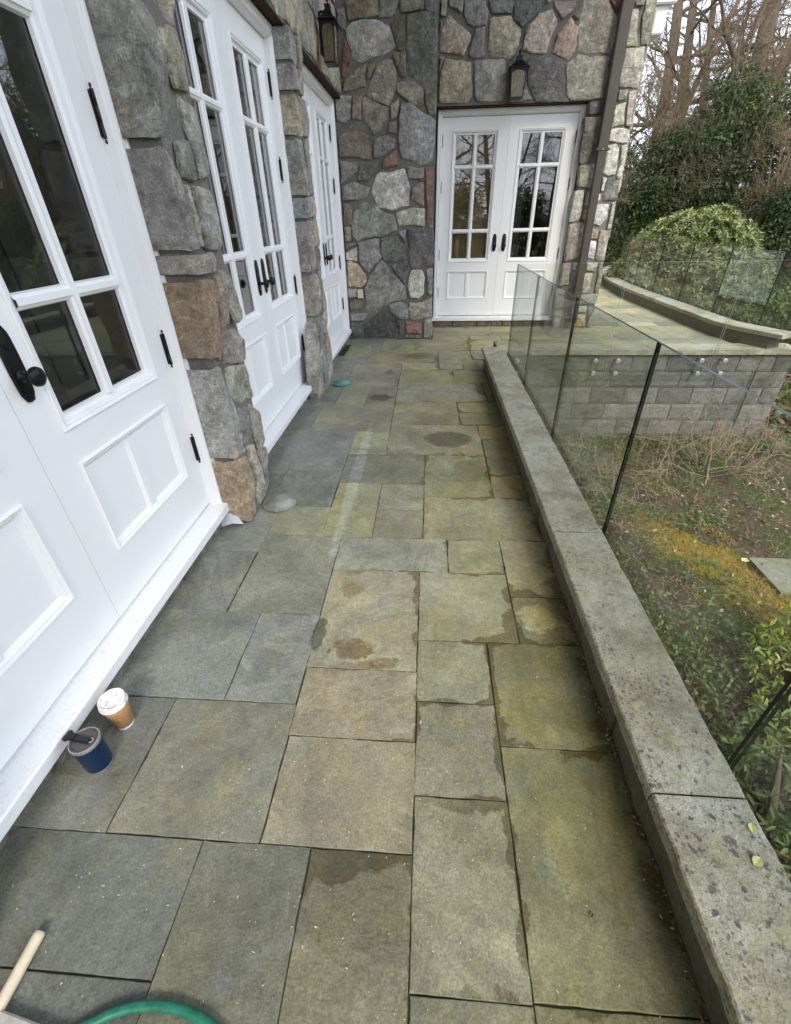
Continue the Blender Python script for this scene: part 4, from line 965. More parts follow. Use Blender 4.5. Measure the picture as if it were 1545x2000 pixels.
for y0, y1 in ((-2.0, -.62), (-.61, .624), (.630, 1.815), (1.822, 3.012), (3.018, 4.135), (4.141, 5.54)):
    # slightly uneven bluestone coping
    n = max(6, int((y1-y0)/.022)); g = G(); V = []
    for i in range(n+1):
        yy = y0+(y1-y0)*i/n; a = mnoise.noise(Vector((yy*9, 1, 0)))*.003+mnoise.noise(Vector((yy*40, 5, 0)))*.0022+max(0, mnoise.noise(Vector((yy*17, 8, 0)))-.25)*.014; b = mnoise.noise(Vector((yy*8, 4, 3)))*.004-mnoise.noise(Vector((yy*38, 4, 3)))*.0024-max(0, mnoise.noise(Vector((yy*15, 2, 3)))-.2)*.016
        xa, xb = .622+a, .864+b
        for x, z in ((xa+.004, .146), (xa, .152), (xa+a*.8-.001, .172), (xa, .1955), (xa+.005, .200), (xb-.006, .200), (xb, .195), (xb, .152), (xb-.004, .146)): V.append((x-.74, yy-2.4, z))
    m_ = 9; F = [(i*m_+k, i*m_+(k+1) % m_, (i+1)*m_+(k+1) % m_, (i+1)*m_+k) for i in range(n) for k in range(m_)]+[tuple(range(m_))[::-1], tuple(n*m_+k for k in range(m_))]
    g.add(V, F); g.obj('coping_stone', 'coping', par)
for yj, w in ((.627, .008), (1.818, .006), (3.015, .006), (4.138, .006)):
    g = G(); g.box(.632-.74, .855-.74, yj-w/2-2.4, yj+w/2-2.4, .15, .1965); g.obj('joint_mortar', 'lintel_rust' if yj < 1 else 'dark_joint', par)
# cross retaining wall of split-face block
rw = thing('retaining_wall', 'grey split-face block retaining wall below the far cross terrace', 'wall', (2.7, 6.25, -1.2))
pbox('wall_core', 'mortar', rw, .88, 4.70, 6.262, 6.28, -1.6, -.05, 0)
def split_block(x0, x1, z0, z1, yf=6.245, proto=[]):
    V = []; F = []; nu, nv = 9, 6; cx, cz = (x0+x1)/2, (z0+z1)/2; sd = random.uniform(0, 90)
    for j in range(nv+1):
        for i in range(nu+1):
            u = x0+(x1-x0)*i/nu; w = z0+(z1-z0)*j/nv; e = min(i, nu-i, j, nv-j); d = 0 if e == 0 else .006+(mnoise.noise(Vector((u*9, w*9, sd)))+.5*mnoise.noise(Vector((u*25, w*25, sd))))*.010
            V.append((u-cx, yf-6.25-d+(.004 if e == 0 else 0), w-cz))
    for j in range(nv):
        for i in range(nu): a = j*(nu+1)+i; F.append((a, a+1, a+nu+2, a+nu+1))
    o = [0, nu, (nv+1)*(nu+1)-1, nv*(nu+1)]; n0 = len(V); V += [(V[q][0], .02, V[q][2]) for q in o]
    F += [tuple(range(0, nu+1))[::-1]+(n0, n0+1), tuple(j*(nu+1)+nu for j in range(nv+1))[::-1]+(n0+1, n0+2), tuple(nv*(nu+1)+i for i in range(nu+1))+(n0+2, n0+3), tuple(j*(nu+1) for j in range(nv+1))+(n0+3, n0)]
    mesh('block', V, F, 'block', rw, (cx-2.7, 0, cz+1.2))
zc = [-.060, -.295, -.510, -.740, -.975, -1.215, -1.45]
for r_ in range(6):
    x = .9-(.22 if r_ % 2 else 0)
    while x < 4.72:
        a, b = max(x, .9), min(x+.445, 4.72)
        if b-a > .06: split_block(a+.004, b-.004, zc[r_+1]+.004, zc[r_]-.004)
        x += .45
x = .88
while x < 4.7:
    w = random.uniform(.8, 1.2); w = 4.74-x if 4.74-(x+w) < .4 else w
    pbox('coping_stone', 'coping', rw, x+.002, x+w-.002, 6.190, 6.548, -.062, .001+random.uniform(-.001, .001), .003); x += w
# curved parapet
cp_ = thing('curved_parapet', 'low curved parapet with smooth grey cap sweeping round the far terrace', 'parapet', (4.1, 9, 0))
def off_curve(y):
    x = curve_in(y); dx = (curve_in(y+.01)-curve_in(y-.01))/.02; n = Vector((1, -dx, 0)).normalized(); return Vector((x, y, 0)), n
def sweep(name, mat, parent, prof, ya, yb, n=20, smooth=False):
    V = []; F = []; l = parent.location; m_ = len(prof)
    for i in range(n+1):
        p, nn = off_curve(ya+(yb-ya)*i/n)
        for o_, z in prof: q = p+nn*o_; V.append((q.x-l[0], q.y-l[1], z-l[2]))
    F = [(i*m_+k, i*m_+(k+1) % m_, (i+1)*m_+(k+1) % m_, (i+1)*m_+k) for i in range(n) for k in range(m_)]+[tuple(range(m_))[::-1], tuple(n*m_+k for k in range(m_))]
    return mesh(name, V, F, mat, parent)
sweep('parapet_base', 'parapet', cp_, [(0, -1.7), (0, .148), (.22, .148), (.22, -1.7)], 6.23, 16.2, 60)
ya = 6.10
for yb in (6.6, 7.7, 8.9, 10.1, 11.3, 12.5, 13.8, 15.0, 16.2): sweep('coping_stone', 'coping', cp_, [(-.03, .148), (-.035, .194), (-.030, .200), (.255, .200), (.26, .194), (.255, .148)], ya+.002, yb-.002, 12); ya = yb

# ================================================================ GLASS RAILINGS
def panel(parent, p0, p1, z0, z1, th=.013, edge='glass_edge'):
    """upright glass sheet from p0 to p1"""
    a, b = Vector(p0), Vector(p1); d = (b-a); L_ = d.length; d.normalize(); n = Vector((-d.y, d.x))*th/2; c = (a+b)/2
    V = [(q.x-c.x, q.y-c.y, z-(z0+z1)/2) for z in (z0, z1) for q in (a-n, b-n, b+n, a+n)]
    F = [(0, 3, 2, 1), (4, 5, 6, 7), (0, 1, 5, 4), (1, 2, 6, 5), (2, 3, 7, 6), (3, 0, 4, 7)]
    return mesh('glass_panel', V, F, ['railing_glass', edge, 'glass_edge'], parent, (c.x-parent.location[0], c.y-parent.location[1], (z0+z1)/2-parent.location[2]), mi=[2, 1, 0, 1, 0, 1])
def standoff(parent, p, nrm, L_=.05):
    g = G(); g.lathe([(.028, 0), (.030, .004), (.030, .012), (.023, .014), (.009, .015), (.008, .011), (.001, .011)], n=16, cap=False); g.lathe([(.016, -L_-.013), (.016, -.013)], n=12)
    V = []; nv = Vector((nrm[0], nrm[1], 0)).normalized(); t = Vector((-nv.y, nv.x, 0))
    for v in g.V: V.append(t*v[0]+Vector((0, 0, 1))*v[1]+nv*v[2])
    l = parent.location
    return mesh('standoff', V, g.F, 'steel', parent, (p[0]-l[0], p[1]-l[1], p[2]-l[2]), smooth=False)
ra = thing('glass_railing', 'frameless glass railing standing outside the near parapet', 'railing', (.905, 2.4, 0))
XG = .905; seams = [-1.6, -.42, .745, 1.90, 3.08, 4.28, 5.37]
for i in range(6):
    panel(ra, (XG, seams[i]+.007), (XG, seams[i+1]-.007), -.36, 1.068, .014)
    for yy in (seams[i]+.12, seams[i+1]-.12):
        for zz in (-.13, -.29): standoff(ra, (XG+.008, yy, zz), (1, 0))
rb = thing('glass_railing', 'frameless glass railing bolted to the front of the block retaining wall', 'railing', (2.7, 6.15, 0))
for x0, x1 in ((1.04, 2.31), (2.335, 3.64), (3.665, 4.62)):
    panel(rb, (x0, 6.14), (x1, 6.14), -.38, 1.005, .013, 'glass_edge_light')
    for xx in ((x0+.13, x1-.13) if x1 < 4 else (x0+.13,)):
        for zz in (-.12, -.285): standoff(rb, (xx, 6.132, zz), (0, -1), .09)
rc = thing('glass_railing', 'curved row of glass panels outside the far curved parapet', 'railing', (4.35, 9, 0))
ys_ = [6.2, 6.62, 7.75, 8.87, 10.0, 11.1, 12.2, 13.2, 14.2, 15.2, 16.1]
for a, b in zip(ys_[:-1], ys_[1:]):
    pa, na = off_curve(a+.007); pb, nb = off_curve(b-.007); qa, qb = pa+na*.31, pb+nb*.31
    panel(rc, qa[:2], qb[:2], -.35, 1.05, .013)
    for t in (.1, .9):
        q = qa.lerp(qb, t)
        for zz in (-.10, -.26): standoff(rc, (q.x+na.x*.008, q.y+na.y*.008, zz), (na.x, na.y), .07)

# ================================================================ SMALL THINGS ON THE TERRACE
def lantern(loc, rot, label):
    t = thing('wall_lantern', label, 'wall lantern', loc); t.rotation_euler = (0, 0, rot); t.scale = (.96, .62, 1.0); t['group'] = 'black coach lanterns on the stone walls'
    g = G(); g.box(-.045, .045, -.020, 0, .06, .34); g.box(-.012, .012, -.12, -.015, .335, .352); g.tube([(0, -.015, .27), (0, -.07, .31), (0, -.125, .345)], .008, 8); g.obj('back_plate', 'black_metal', t, bevel=.004)
    cy_ = -.135; w0, w1 = .078, .095        # bottom / top half widths
    g = G()
    g.box(-w0-.006, w0+.006, cy_-w0-.006, cy_+w0+.006, 0, .012); g.box(-w0+.02, w0-.02, cy_-w0+.02, cy_+w0-.02, .012, .020)
    for sx in (-1, 1):
        for sy_ in (-1, 1):
            V = [(sx*(w0-.006+a*.012), cy_+sy_*(w0-.006+b*.012), .012) for a, b in ((0, 0), (1, 0), (1, 1), (0, 1))]+[(sx*(w1-.006+a*.012), cy_+sy_*(w1-.006+b*.012), .262) for a, b in ((0, 0), (1, 0), (1, 1), (0, 1))]
            g.add(V, [(0, 1, 2, 3)[::-1], (4, 5, 6, 7), (0, 1, 5, 4), (1, 2, 6, 5), (2, 3, 7, 6), (3, 0, 4, 7)])
    g.box(-w1-.006, w1+.006, cy_-w1-.006, cy_+w1+.006, .262, .274)
    # arched head of each window
    for s_ in (-1, 1):
        V = []; n = 8
        for i in range(n+1):
            u = -1+2*i/n; zt = .262; zb = .262-.012-.030*(u*u)**1.2; V += [(u*(w1-.004), cy_+s_*(w1-.001), zt), (u*(w1-.004), cy_+s_*(w1-.003), zb)]
        g.add(V, [(2*i, 2*i+1, 2*i+3, 2*i+2) for i in range(n)])
        V2 = [(s_*(w1-.001), cy_+x, z) for x, y_, z in [(v[0], 0, v[2]) for v in V]]; g.add(V2, [(2*i, 2*i+1, 2*i+3, 2*i+2) for i in range(n)])
    g.obj('cage', 'black_metal', t)
    g = G(); prof = [(w1+.030, .272), (w1+.032, .280), (w1+.006, .290), (.074, .312), (.055, .332), (.044, .340), (.044, .350), (.034, .352), (.034, .372), (.040, .374), (.040, .382), (.012, .386)]
    V = []; 
    for r_, z in prof: V += [(-r_, cy_-r_, z), (r_, cy_-r_, z), (r_, cy_+r_, z), (-r_, cy_+r_, z)]
    g.add(V, [(k*4+i, k*4+(i+1) % 4, (k+1)*4+(i+1) % 4, (k+1)*4+i) for k in range(len(prof)-1) for i in range(4)]+[(0, 1, 2, 3)[::-1]])
    g.lathe([(.010, .384), (.016, .390), (.010, .397), (.008, .402), (.017, .412), (.019, .420), (.012, .430), (.005, .436), (.007, .441), (.001, .447)], (0, cy_, 0), n=14)
    g.obj('roof', 'black_metal', t)
    for i, (ax, s_) in enumerate(((0, -1), (0, 1), (1, -1), (1, 1))):
        a, b = w0-.008, w1-.008; V = [(-a, 0, .014), (a, 0, .014), (b, 0, .26), (-b, 0, .26)]
        W_ = [((x, cy_+s_*((w0 if z < .1 else w1)-.002), z) if ax == 0 else (s_*((w0 if z < .1 else w1)-.002), cy_+x, z)) for x, y_, z in V]
        W2 = [(p[0]*.98, cy_+(p[1]-cy_)*.98, p[2]) for p in W_]
        g = G(); g.add(W_+W2, [(0, 1, 2, 3), (4, 5, 6, 7)[::-1], (0, 1, 5, 4), (1, 2, 6, 5), (2, 3, 7, 6), (3, 0, 4, 7)]); g.obj('glass_pane', 'lantern_glass', t)
    for x in (-.028, .028):
        g = G(); g.lathe([(.009, .02), (.009, .09), (.010, .092), (.010, .10), (.006, .104), (.010, .118), (.009, .135), (.002, .16)], (x, cy_, 0), n=10); g.obj('candle_bulb', 'interior_white', t, smooth=True)
    return t
lantern((1.00, 7.585, 2.69), 0, 'black coach lantern above the far white double doors')
lantern((-1.045, 5.70, 2.69), R(90), 'black coach lantern at the top left above the last side door')
plain('tumbler_blue', (.006, .030, .085), .32, .4); plain('clear_lid', (.085, .07, .07), .15, 0, .5, 20, .3); plain('rubber_black', (.012, .012, .016), .5)
plain('cup_white', (.78, .77, .74), .5, 0, .4); 
def mk_kraft():
    k = NT('kraft_sleeve', .8, 0, .2); o = k.tex(); x, y, z = k.sep(o)
    a = k.math('ARCTAN2', y, x)
    # printed bands of dark brown sketchy letter strokes
    u = k.comb(k.math('MULTIPLY', a, 9.0), k.math('MULTIPLY', z, 190.0), 0.0)
    pr = k.math('GREATER_THAN', k.noise(u, 1.0, 2, .5, .4), .57)
    band = k.math('MULTIPLY', k.math('GREATER_THAN', z, .045), k.math('LESS_THAN', z, .098))
    c = k.mix(k.noise(o, 30, 4, .6), (.34, .19, .085), (.48, .29, .14)); c = k.mix(k.math('MULTIPLY', k.math('MULTIPLY', pr, band), .75), c, (.13, .06, .025))
    M['kraft'] = k.end(c)
    k = NT('coffee_lid', .45, 0, .4); o = k.tex()
    c = k.mix(k.ramp(k.noise(o, 24, 4, .6, .8), (.58, 0), (.62, .75)), (.78, .77, .74), (.42, .24, .12)); M['lid'] = k.end(c)
mk_kraft()
# blue tumbler
t = thing('travel_tumbler', 'dark blue steel travel tumbler with flip lid beside the paper coffee cup', 'tumbler', (-1.060, .708, .001)); t.rotation_euler = (0, 0, R(-8))
g = G(); g.lathe([(.036, 0), (.0385, .004), (.0395, .014)], n=40); g.obj('base_ring', 'steel', t, smooth=True, auto=.6)
g = G(); g.lathe([(.0393, .0142), (.0405, .04), (.0432, .118), (.0437, .128)], n=44, cap=False); g.obj('body', 'tumbler_blue', t, smooth=True)
g = G(); g.lathe([(.0438, .128), (.0450, .131), (.0450, .139), (.0435, .143), (.0412, .143), (.0402, .137)], n=44, cap=False); g.obj('rim', 'steel', t, smooth=True, auto=.7)
g = G(); g.lathe([(.0402, .136), (.039, .1405), (.036, .141), (.034, .138), (.001, .138)], n=40, cap=False); g.obj('lid', 'clear_lid', t, smooth=True, auto=.7)
g = G(); g.box(-.034, .022, -.009, .009, .1385, .148); g.box(-.060, -.030, -.012, .012, .140, .151); g.lathe([(.009, -.016), (.009, .016)], (-.058, 0, .146), 'y', 12); g.obj('flip_tab', 'rubber_black', t, bevel=.003)
g = G(); g.lathe([(.008, .141), (.008, .1445), (.005, .1445), (.005, .141)], (.024, .003, 0), n=14, cap=False); g.obj('spout_ring', 'steel', t)
# paper cup
t = thing('paper_coffee_cup', 'paper coffee cup with brown printed sleeve and stained white lid on the slab', 'cup', (-1.060, .852, .001))
g = G(); g.lathe([(.0275, .004), (.0275, 0), (.0285, 0), (.0300, .012), (.040, .124)], n=44, cap=False); g.lathe([(.001, .005), (.0275, .005)], n=30, cap=False); g.obj('cup_body', 'cup_white', t, smooth=True, auto=.8)
g = G(); g.lathe([(.0303, .012), (.0312, .0125), (.0407, .112), (.0400, .113)], n=44, cap=False); g.obj('sleeve', 'kraft', t, smooth=True)
g = G(); g.lathe([(.0415, .117), (.0455, .118), (.0462, .122), (.0450, .126), (.0432, .129), (.0440, .133), (.0425, .143), (.0405, .145), (.0385, .1435), (.036, .137), (.001, .1365)], n=48, cap=False); g.box(.024, .031, -.004, .004, .1366, .1372); g.obj('lid', 'lid', t, smooth=True, auto=.7)
# dome lights (verdigris) by the piers
def mk_verd(name, a, b, c3):
    k = NT(name, .5, .35, .5); o = k.tex(); f = k.noise(o, 22, 5, .65, .8)
    c = k.mix(k.ramp(f, (.4, 0), (.56, 1)), a, b); c = k.mix(k.ramp(k.noise(o, 48, 5, .7, 1), (.56, 0), (.66, 1)), c, c3); M[name] = k.end(c, k.ramp(f, (.4, .35), (.6, .7)), k.bump(f, .4, .004))
mk_verd('verdigris_dull', (.28, .28, .26), (.40, .39, .34), (.16, .33, .30)); mk_verd('verdigris_green', (.12, .25, .24), (.19, .36, .33), (.07, .15, .14))
for (x, y, mt, lab, sc_) in ((-.918, 2.325, 'verdigris_dull', 'weathered grey round ground light cap at the foot of the near stone pier', 1.0), (-.935, 4.76, 'verdigris_green', 'green copper round ground light cap at the foot of the second stone pier', .98)):
    t = thing('ground_light', lab, 'ground light', (x, y, .003), 'round ground lights at the piers')
    n = 40; g = G(); V = []; r_in = .078
    g.lathe([(.098, 0), (.101, .004), (.099, .012), (.086, .015)], n=48, cap=False)
    for i in range(56):
        a = 2*math.pi*i/56; c, s = math.cos(a), math.sin(a); V0 = [(c*.100-s*.0016, s*.100+c*.0016, .001), (c*.1035-s*.0016, s*.1035+c*.0016, .001), (c*.1035+s*.0016, s*.1035-c*.0016, .001), (c*.100+s*.0016, s*.100-c*.0016, .001)]
        V1 = [(p[0], p[1], .0115) for p in V0]; g.add(V0+V1, [(4, 5, 6, 7), (0, 1, 5, 4), (1, 2, 6, 5), (2, 3, 7, 6), (3, 0, 4, 7)])
    g.obj('rim', mt, t)
    g = G(); g.lathe([(.086*sc_, .0145), (.080, .017), (.066, .029), (.045, .038), (.018, .042), (.001, .0425)], n=48, cap=False); g.obj('dome', mt, t, smooth=True)
# garden hose, broom handle, ribbed pad at the lower left
plain('hose_green', (.014, .15, .095), .45, 0, .5, 45, .4, .1)
pts = []
hp = [(-1.02, -.42), (-.95, -.18), (-.865, .02), (-.79, .11), (-.702, .162), (-.641, .182), (-.571, .189), (-.495, .181), (-.43, .158), (-.37, .11), (-.32, .03), (-.30, -.10), (-.31, -.35)]
for i in range(len(hp)-1):
    p0, p1, p2, p3 = hp[max(i-1, 0)], hp[i], hp[i+1], hp[min(i+2, len(hp)-1)]
    for j in range(8):
        t_ = j/8; f = lambda k: .5*((2*p1[k])+(-p0[k]+p2[k])*t_+(2*p0[k]-5*p1[k]+4*p2[k]-p3[k])*t_*t_+(-p0[k]+3*p1[k]-3*p2[k]+p3[k])*t_**3); pts.append((f(0), f(1), .0145))
g = G(); g.tube([(x, y, .0115) for x, y, z in pts], .0106, 14); tag(g.obj('garden_hose', 'hose_green', smooth=True), 'green garden hose looping over the dark slabs at the bottom edge', 'hose')
plain('pale_wood', (.60, .52, .38), .55, 0, .3, 25, .15); plain('pad_fabric', (.42, .40, .35), .9, 0, .2, 60, .2)
g = G(); a, b = Vector((-.940, .295, .020)), Vector((-.975, -1.1, .020)); g.lathe([(.0110, 0), (.0138, .004), (.014, .010), (.014, 1.3)], n=20); g.V = [(p[0], -p[2], p[1]) for p in g.V]; tag(g.obj('broom_handle', 'pale_wood', None, (-.945, .292, .0155), auto=.6), 'end of a pale wooden broom handle lying at the lower left', 'broom handle')
g = G(); n = 46; V = []; a = Vector((-1.06, .178)); b = Vector((-.765, .135))
for i in range(n+1):
    for k in range(2):
        p = a.lerp(b, (i+k*.5)/n); h = .026 if k == 0 else .021
        V += [(p.x, p.y, .001), (p.x, p.y, h-.004), (p.x+.001, p.y-.004, h), (p.x-.02, p.y-.30, h)]
m_ = 4; F = [(i*m_+k, i*m_+k+1, (i+1)*m_+k+1, (i+1)*m_+k) for i in range(2*(n+1)-1) for k in range(3)]
g.add(V, F); tag(g.obj('ribbed_pad', 'pad_fabric'), 'pale ribbed pad, its corner showing at the bottom left edge', 'pad')
# scrap of plastic film under the near sill, twig by the pier
plain('plastic_film', (.55, .58, .62), .25, 0, .5)
g = G(); V = []; pp = [(-1.195, 2.12, .085), (-1.13, 2.155, .088), (-1.115, 2.12, .055), (-1.065, 2.085, .010), (-1.12, 2.06, .03), (-1.185, 2.05, .012), (-1.15, 2.10, .06)]
g.add(pp, [(0, 1, 6), (1, 2, 6), (2, 3, 4), (2, 4, 6), (4, 5, 6), (5, 0, 6)]); tag(g.obj('plastic_scrap', 'plastic_film'), 'torn scrap of clear plastic film under the corner of the near door sill', 'plastic scrap')
g = G(); g.tube([(-1.000, 2.44, .006), (-.985, 2.55, .012), (-1.0, 2.66, .010), (-.978, 2.80, .016), (-.985, 2.90, .02)], [.003, .0035, .003, .0022, .001], 6); g.tube([(-1.0, 2.66, .010), (-1.02, 2.74, .02)], [.002, .001], 5); tag(g.obj('twig', 'twig_brown'), 'thin dark twig leaning against the foot of the near pier', 'twig')
def flat_leaf(name, x, y, z, L_, w_, rot, mat, lab, curl=.004):
    g = G(); n = 6; V = [(0, 0, 0)]
    pts = [(-L_/2, 0), (-L_*.28, w_*.42), (.05*L_, w_*.5), (L_*.32, w_*.33), (L_/2, 0), (L_*.32, -w_*.33), (.05*L_, -w_*.5), (-L_*.28, -w_*.42)]
    V = [(0, 0, .001)]+[(p[0], p[1], curl*abs(p[1])/w_*2+curl*.5*random.random()) for p in pts]; g.add(V, [(0, i, i % 8+1) for i in range(1, 9)])
    o = g.obj(name, mat, None, (x, y, z)); o.rotation_euler = (0, 0, rot); return tag(o, lab, 'leaf')
flat_leaf('fallen_leaf', .806, .484, .2025, .030, .022, .6, 'yellow_leaf', 'pale yellow leaf lying on the nearest parapet cap stone')
flat_leaf('fallen_leaf', .835, .556, .2025, .026, .02, 1.2, 'yellow_leaf', 'pale greenish leaf near the outer edge of the parapet cap by the joint')
flat_leaf('fallen_leaf', .445, .415, .003, .014, .007, .9, 'litter_leaf', 'tiny reddish leaf on the large mossy slab beside the parapet')
# loose specks, seed husks and crumbs on the paving, litter against the parapet foot
V = []; F = []
def chip(x, y, z, s):
    a = random.uniform(0, 6.28); l = s*random.uniform(.6, 1.9); w = s*.5; c, sn = math.cos(a), math.sin(a); n = len(V)
    for u, v, h in ((-l, 0, 0), (0, -w, 0), (l, 0, 0), (0, w, 0), (0, 0, w*.8)): V.append((x+u*c-v*sn, y+u*sn+v*c, z+h))
    F.extend([(n, n+1, n+4), (n+1, n+2, n+4), (n+2, n+3, n+4), (n+3, n, n+4)])
for i in range(1500):
    x = random.uniform(-1.15, .62); y = random.uniform(.2, 6.5)**1.0; chip(x, y, .0025, random.uniform(.0012, .003)*(1 if random.random() < .95 else 1.8))
for i in range(90): chip(.64-abs(random.gauss(0, .012)), random.uniform(.1, 5.4), .003, random.uniform(.002, .0042))
for i in range(260): chip(random.uniform(.63, .86), random.uniform(.3, 5), .2015, random.uniform(.0008, .0022))
o = mesh('paving_crumbs', V, F, 'crumb' if 'crumb' in M else 'yellow_leaf'); tag(o, 'pale seed husks and crumbs scattered over the paving', 'debris', kind='stuff')
V = []; F = []
for i in range(2600):
    x = .652-abs(random.gauss(0, .009)); chip(x, random.uniform(-.1, 5.5), random.uniform(-.004, .006), random.uniform(.003, .008))
o = mesh('wet_debris', V, F, 'litter_leaf'); tag(o, 'dark wet leaf debris packed along the foot of the parapet', 'debris', kind='stuff')

# ================================================================ PLANTS
def leaves(P, N, size, ratio=.35, droop=.3, rng=RNG, jit=.35, hexa=False, D=None):
    """P (n,3) leaf bases, N (n,3) rough outward dirs -> one mesh array of small folded leaves"""
    n = len(P); N = N/np.maximum(np.linalg.norm(N, axis=1, keepdims=True), 1e-6)
    if D is None:
        D = N+rng.normal(0, jit, (n, 3)); D[:, 2] -= droop
    D = D/np.maximum(np.linalg.norm(D, axis=1, keepdims=True), 1e-6)
    S = np.cross(D, rng.normal(0, 1, (n, 3))*.6+np.array([0, 0, 1.0])); S /= np.maximum(np.linalg.norm(S, axis=1, keepdims=True), 1e-6)
    U = np.cross(S, D); L_ = (size*rng.uniform(.65, 1.25, n))[:, None]; w = L_*ratio*.5
    if hexa:
        v = [P, P+D*L_*.3+S*w+U*w*.25, P+D*L_*.72+S*w*.85+U*w*.2, P+D*L_-U*L_*.10, P+D*L_*.72-S*w*.85+U*w*.2, P+D*L_*.3-S*w+U*w*.25]
        V = np.stack(v, 1).reshape(-1, 3); b = np.arange(n)[:, None]*6
        F = np.concatenate([b+np.array([[0, 1, 2, 3]]), b+np.array([[0, 3, 4, 5]])])
    else:
        v = [P, P+D*L_*.5+S*w, P+D*L_, P+D*L_*.5-S*w]; V = np.stack(v, 1).reshape(-1, 3); b = np.arange(n)[:, None]*4
        F = b+np.array([[0, 1, 2, 3]])
    return V, F
def clump_points(blobs, n, shell=.35, rng=RNG):
    """points in a union of ellipsoids, mostly near their surface"""
    w = np.array([b[3]*b[4]*b[5] for b in blobs])**.7; w /= w.sum(); k = rng.choice(len(blobs), n, p=w); B = np.array(blobs)[k]
    d = rng.normal(0, 1, (n, 3)); d /= np.linalg.norm(d, axis=1, keepdims=True); r = 1-shell*rng.random(n)**1.5
    r = np.where(rng.random(n) < .12, rng.random(n)*.8, r)
    return B[:, :3]+d*r[:, None]*B[:, 3:], d
def grow_tree(seed, H, r0, first=.3, nl=14, spread=.75, levels=3, up=.35, twig=1.0, wander=.08, minr=.004, multi=1, droop=0):
    rng = random.Random(seed); TV = []; TF = []; CV = []; CF = []
    def put(pts, rad, sides, crown):
        V, F = tube(pts, rad, sides); A, B = (CV, CF) if crown else (TV, TF); n = len(A); A.extend(V); B.extend([tuple(i+n for i in f) for f in F if len(f) == 4])
    def branch(p, d, L_, r, lev):
        n = 5 if lev < 2 else 4; pts = [p]; rad = [r]; q = p.copy(); dd = d.copy()
        for i in range(n):
            dd = (dd+Vector((rng.gauss(0, 1), rng.gauss(0, 1), rng.gauss(0, 1)))*(.13+.05*lev)+Vector((0, 0, up*.12-droop*.1))).normalized()
            q = q+dd*L_/n; pts.append(q.copy()); rad.append(max(minr*.5, r*(1-(i+1)/n*.8)))
        put(pts, rad, 6 if lev == 0 else (4 if lev == 1 else 3), True)
        if lev < levels:
            m_ = max(2, int((7 if lev == 0 else 6)*twig*(1 if lev < 2 else .8)))
            for j in range(m_):
                t = rng.uniform(.2, 1.0)*n; i = min(n-1, int(t)); b = pts[i].lerp(pts[i+1], t-i)
                ax = (pts[i+1]-pts[i]).normalized(); o = Vector((rng.gauss(0, 1), rng.gauss(0, 1), rng.gauss(0, .7))); o = (o-ax*o.dot(ax)).normalized()
                nd = (ax*rng.uniform(.5, 1.0)+o*rng.uniform(.5, .95)+Vector((0, 0, up*.3))).normalized()
                branch(b, nd, L_*rng.uniform(.35, .62), max(minr*.6, rad[i]*.5), lev+1)
    for m0 in range(multi):
        lean = Vector((rng.gauss(0, 1), rng.gauss(0, 1), 0))*(.05 if multi == 1 else .28); p = Vector((rng.gauss(0, .05)*multi, rng.gauss(0, .05)*multi, -.4)); pts = [p.copy()]; rad = [r0*1.25]; d = (Vector((0, 0, 1))+lean).normalized(); n = 9; h = H*rng.uniform(.75, 1.0)
        for i in range(n):
            d = (d+Vector((rng.gauss(0, 1), rng.gauss(0, 1), 0))*wander+Vector((0, 0, .05))).normalized(); p = p+d*h/n; pts.append(p.copy()); rad.append(r0*(1-(i+1)/n*.85)*(1.08 if i == 0 else 1))
        put(pts, rad, 10 if multi == 1 else 6, False)
        for j in range(max(3, nl//multi)):
            t = (first+(1-first)*(j+rng.random())/max(3, nl//multi))*n; i = min(n-1, int(t)); b = pts[i].lerp(pts[i+1], t-i); a = rng.uniform(0, 6.28)
            o = Vector((math.cos(a), math.sin(a), up*rng.uniform(.2, 1.6))); L_ = h*spread*rng.uniform(.28, .5)*(1.15-t/n*.6)
            branch(b, o.normalized(), L_, rad[i]*rng.uniform(.3, .5), 0)
    return (TV, TF), (CV, CF)
def bare_tree(name, label, cat, loc, seed, group=None, mats=('bark', 'bark'), rot=0, **kw):
    (TV, TF), (CV, CF) = grow_tree(seed, **kw); t = thing(name, label, cat, loc, group); t.rotation_euler = (0, 0, rot)
    mesh('trunk', TV, TF, mats[0], t, smooth=True); npmesh('crown', np.array([tuple(v) for v in CV]), np.array(CF), mats[1], t, smooth=True); return t
def copy_tree(src, name, label, cat, loc, rot, group=None, s=1.0):
    o = src.copy(); COL.objects.link(o); o.name = name; o.location = loc; o.rotation_euler = (0, 0, rot); o.scale = (s, s, s); tag(o, label, cat, group)
    if 'group' in o and not group: del o['group']
    for ch in src.children:
        c = ch.copy(); COL.objects.link(c); c.parent = o
    return o
def at(x, y, dz=0): return (x, y, gz(x, y)+dz)
GB = 'bare trees of the wood beyond the terrace'
tA = bare_tree('bare_tree', 'tall bare brown trunk nearest the house corner, behind the evergreens', 'tree', at(7.55, 20), 3, GB, H=15, r0=.24, first=.26, nl=16, levels=3, spread=.8, wander=.04)
tB = bare_tree('bare_tree', 'tall bare ivy-dark trunk standing in the middle of the wood', 'tree', at(8.75, 20.5), 8, GB, H=16, r0=.26, first=.24, nl=16, levels=3, spread=.8, wander=.05)
tC = bare_tree('bare_tree', 'thickest bare trunk at the right edge of the picture', 'tree', at(10.15, 19.5), 12, GB, H=17, r0=.35, first=.26, nl=16, levels=3, spread=.8, wander=.035)
def leaning(x, y, seed, lab, tilt, **kw):
    t = bare_tree('bare_tree', lab, 'tree', at(x, y), seed, GB, **kw); t.rotation_euler = tilt; return t
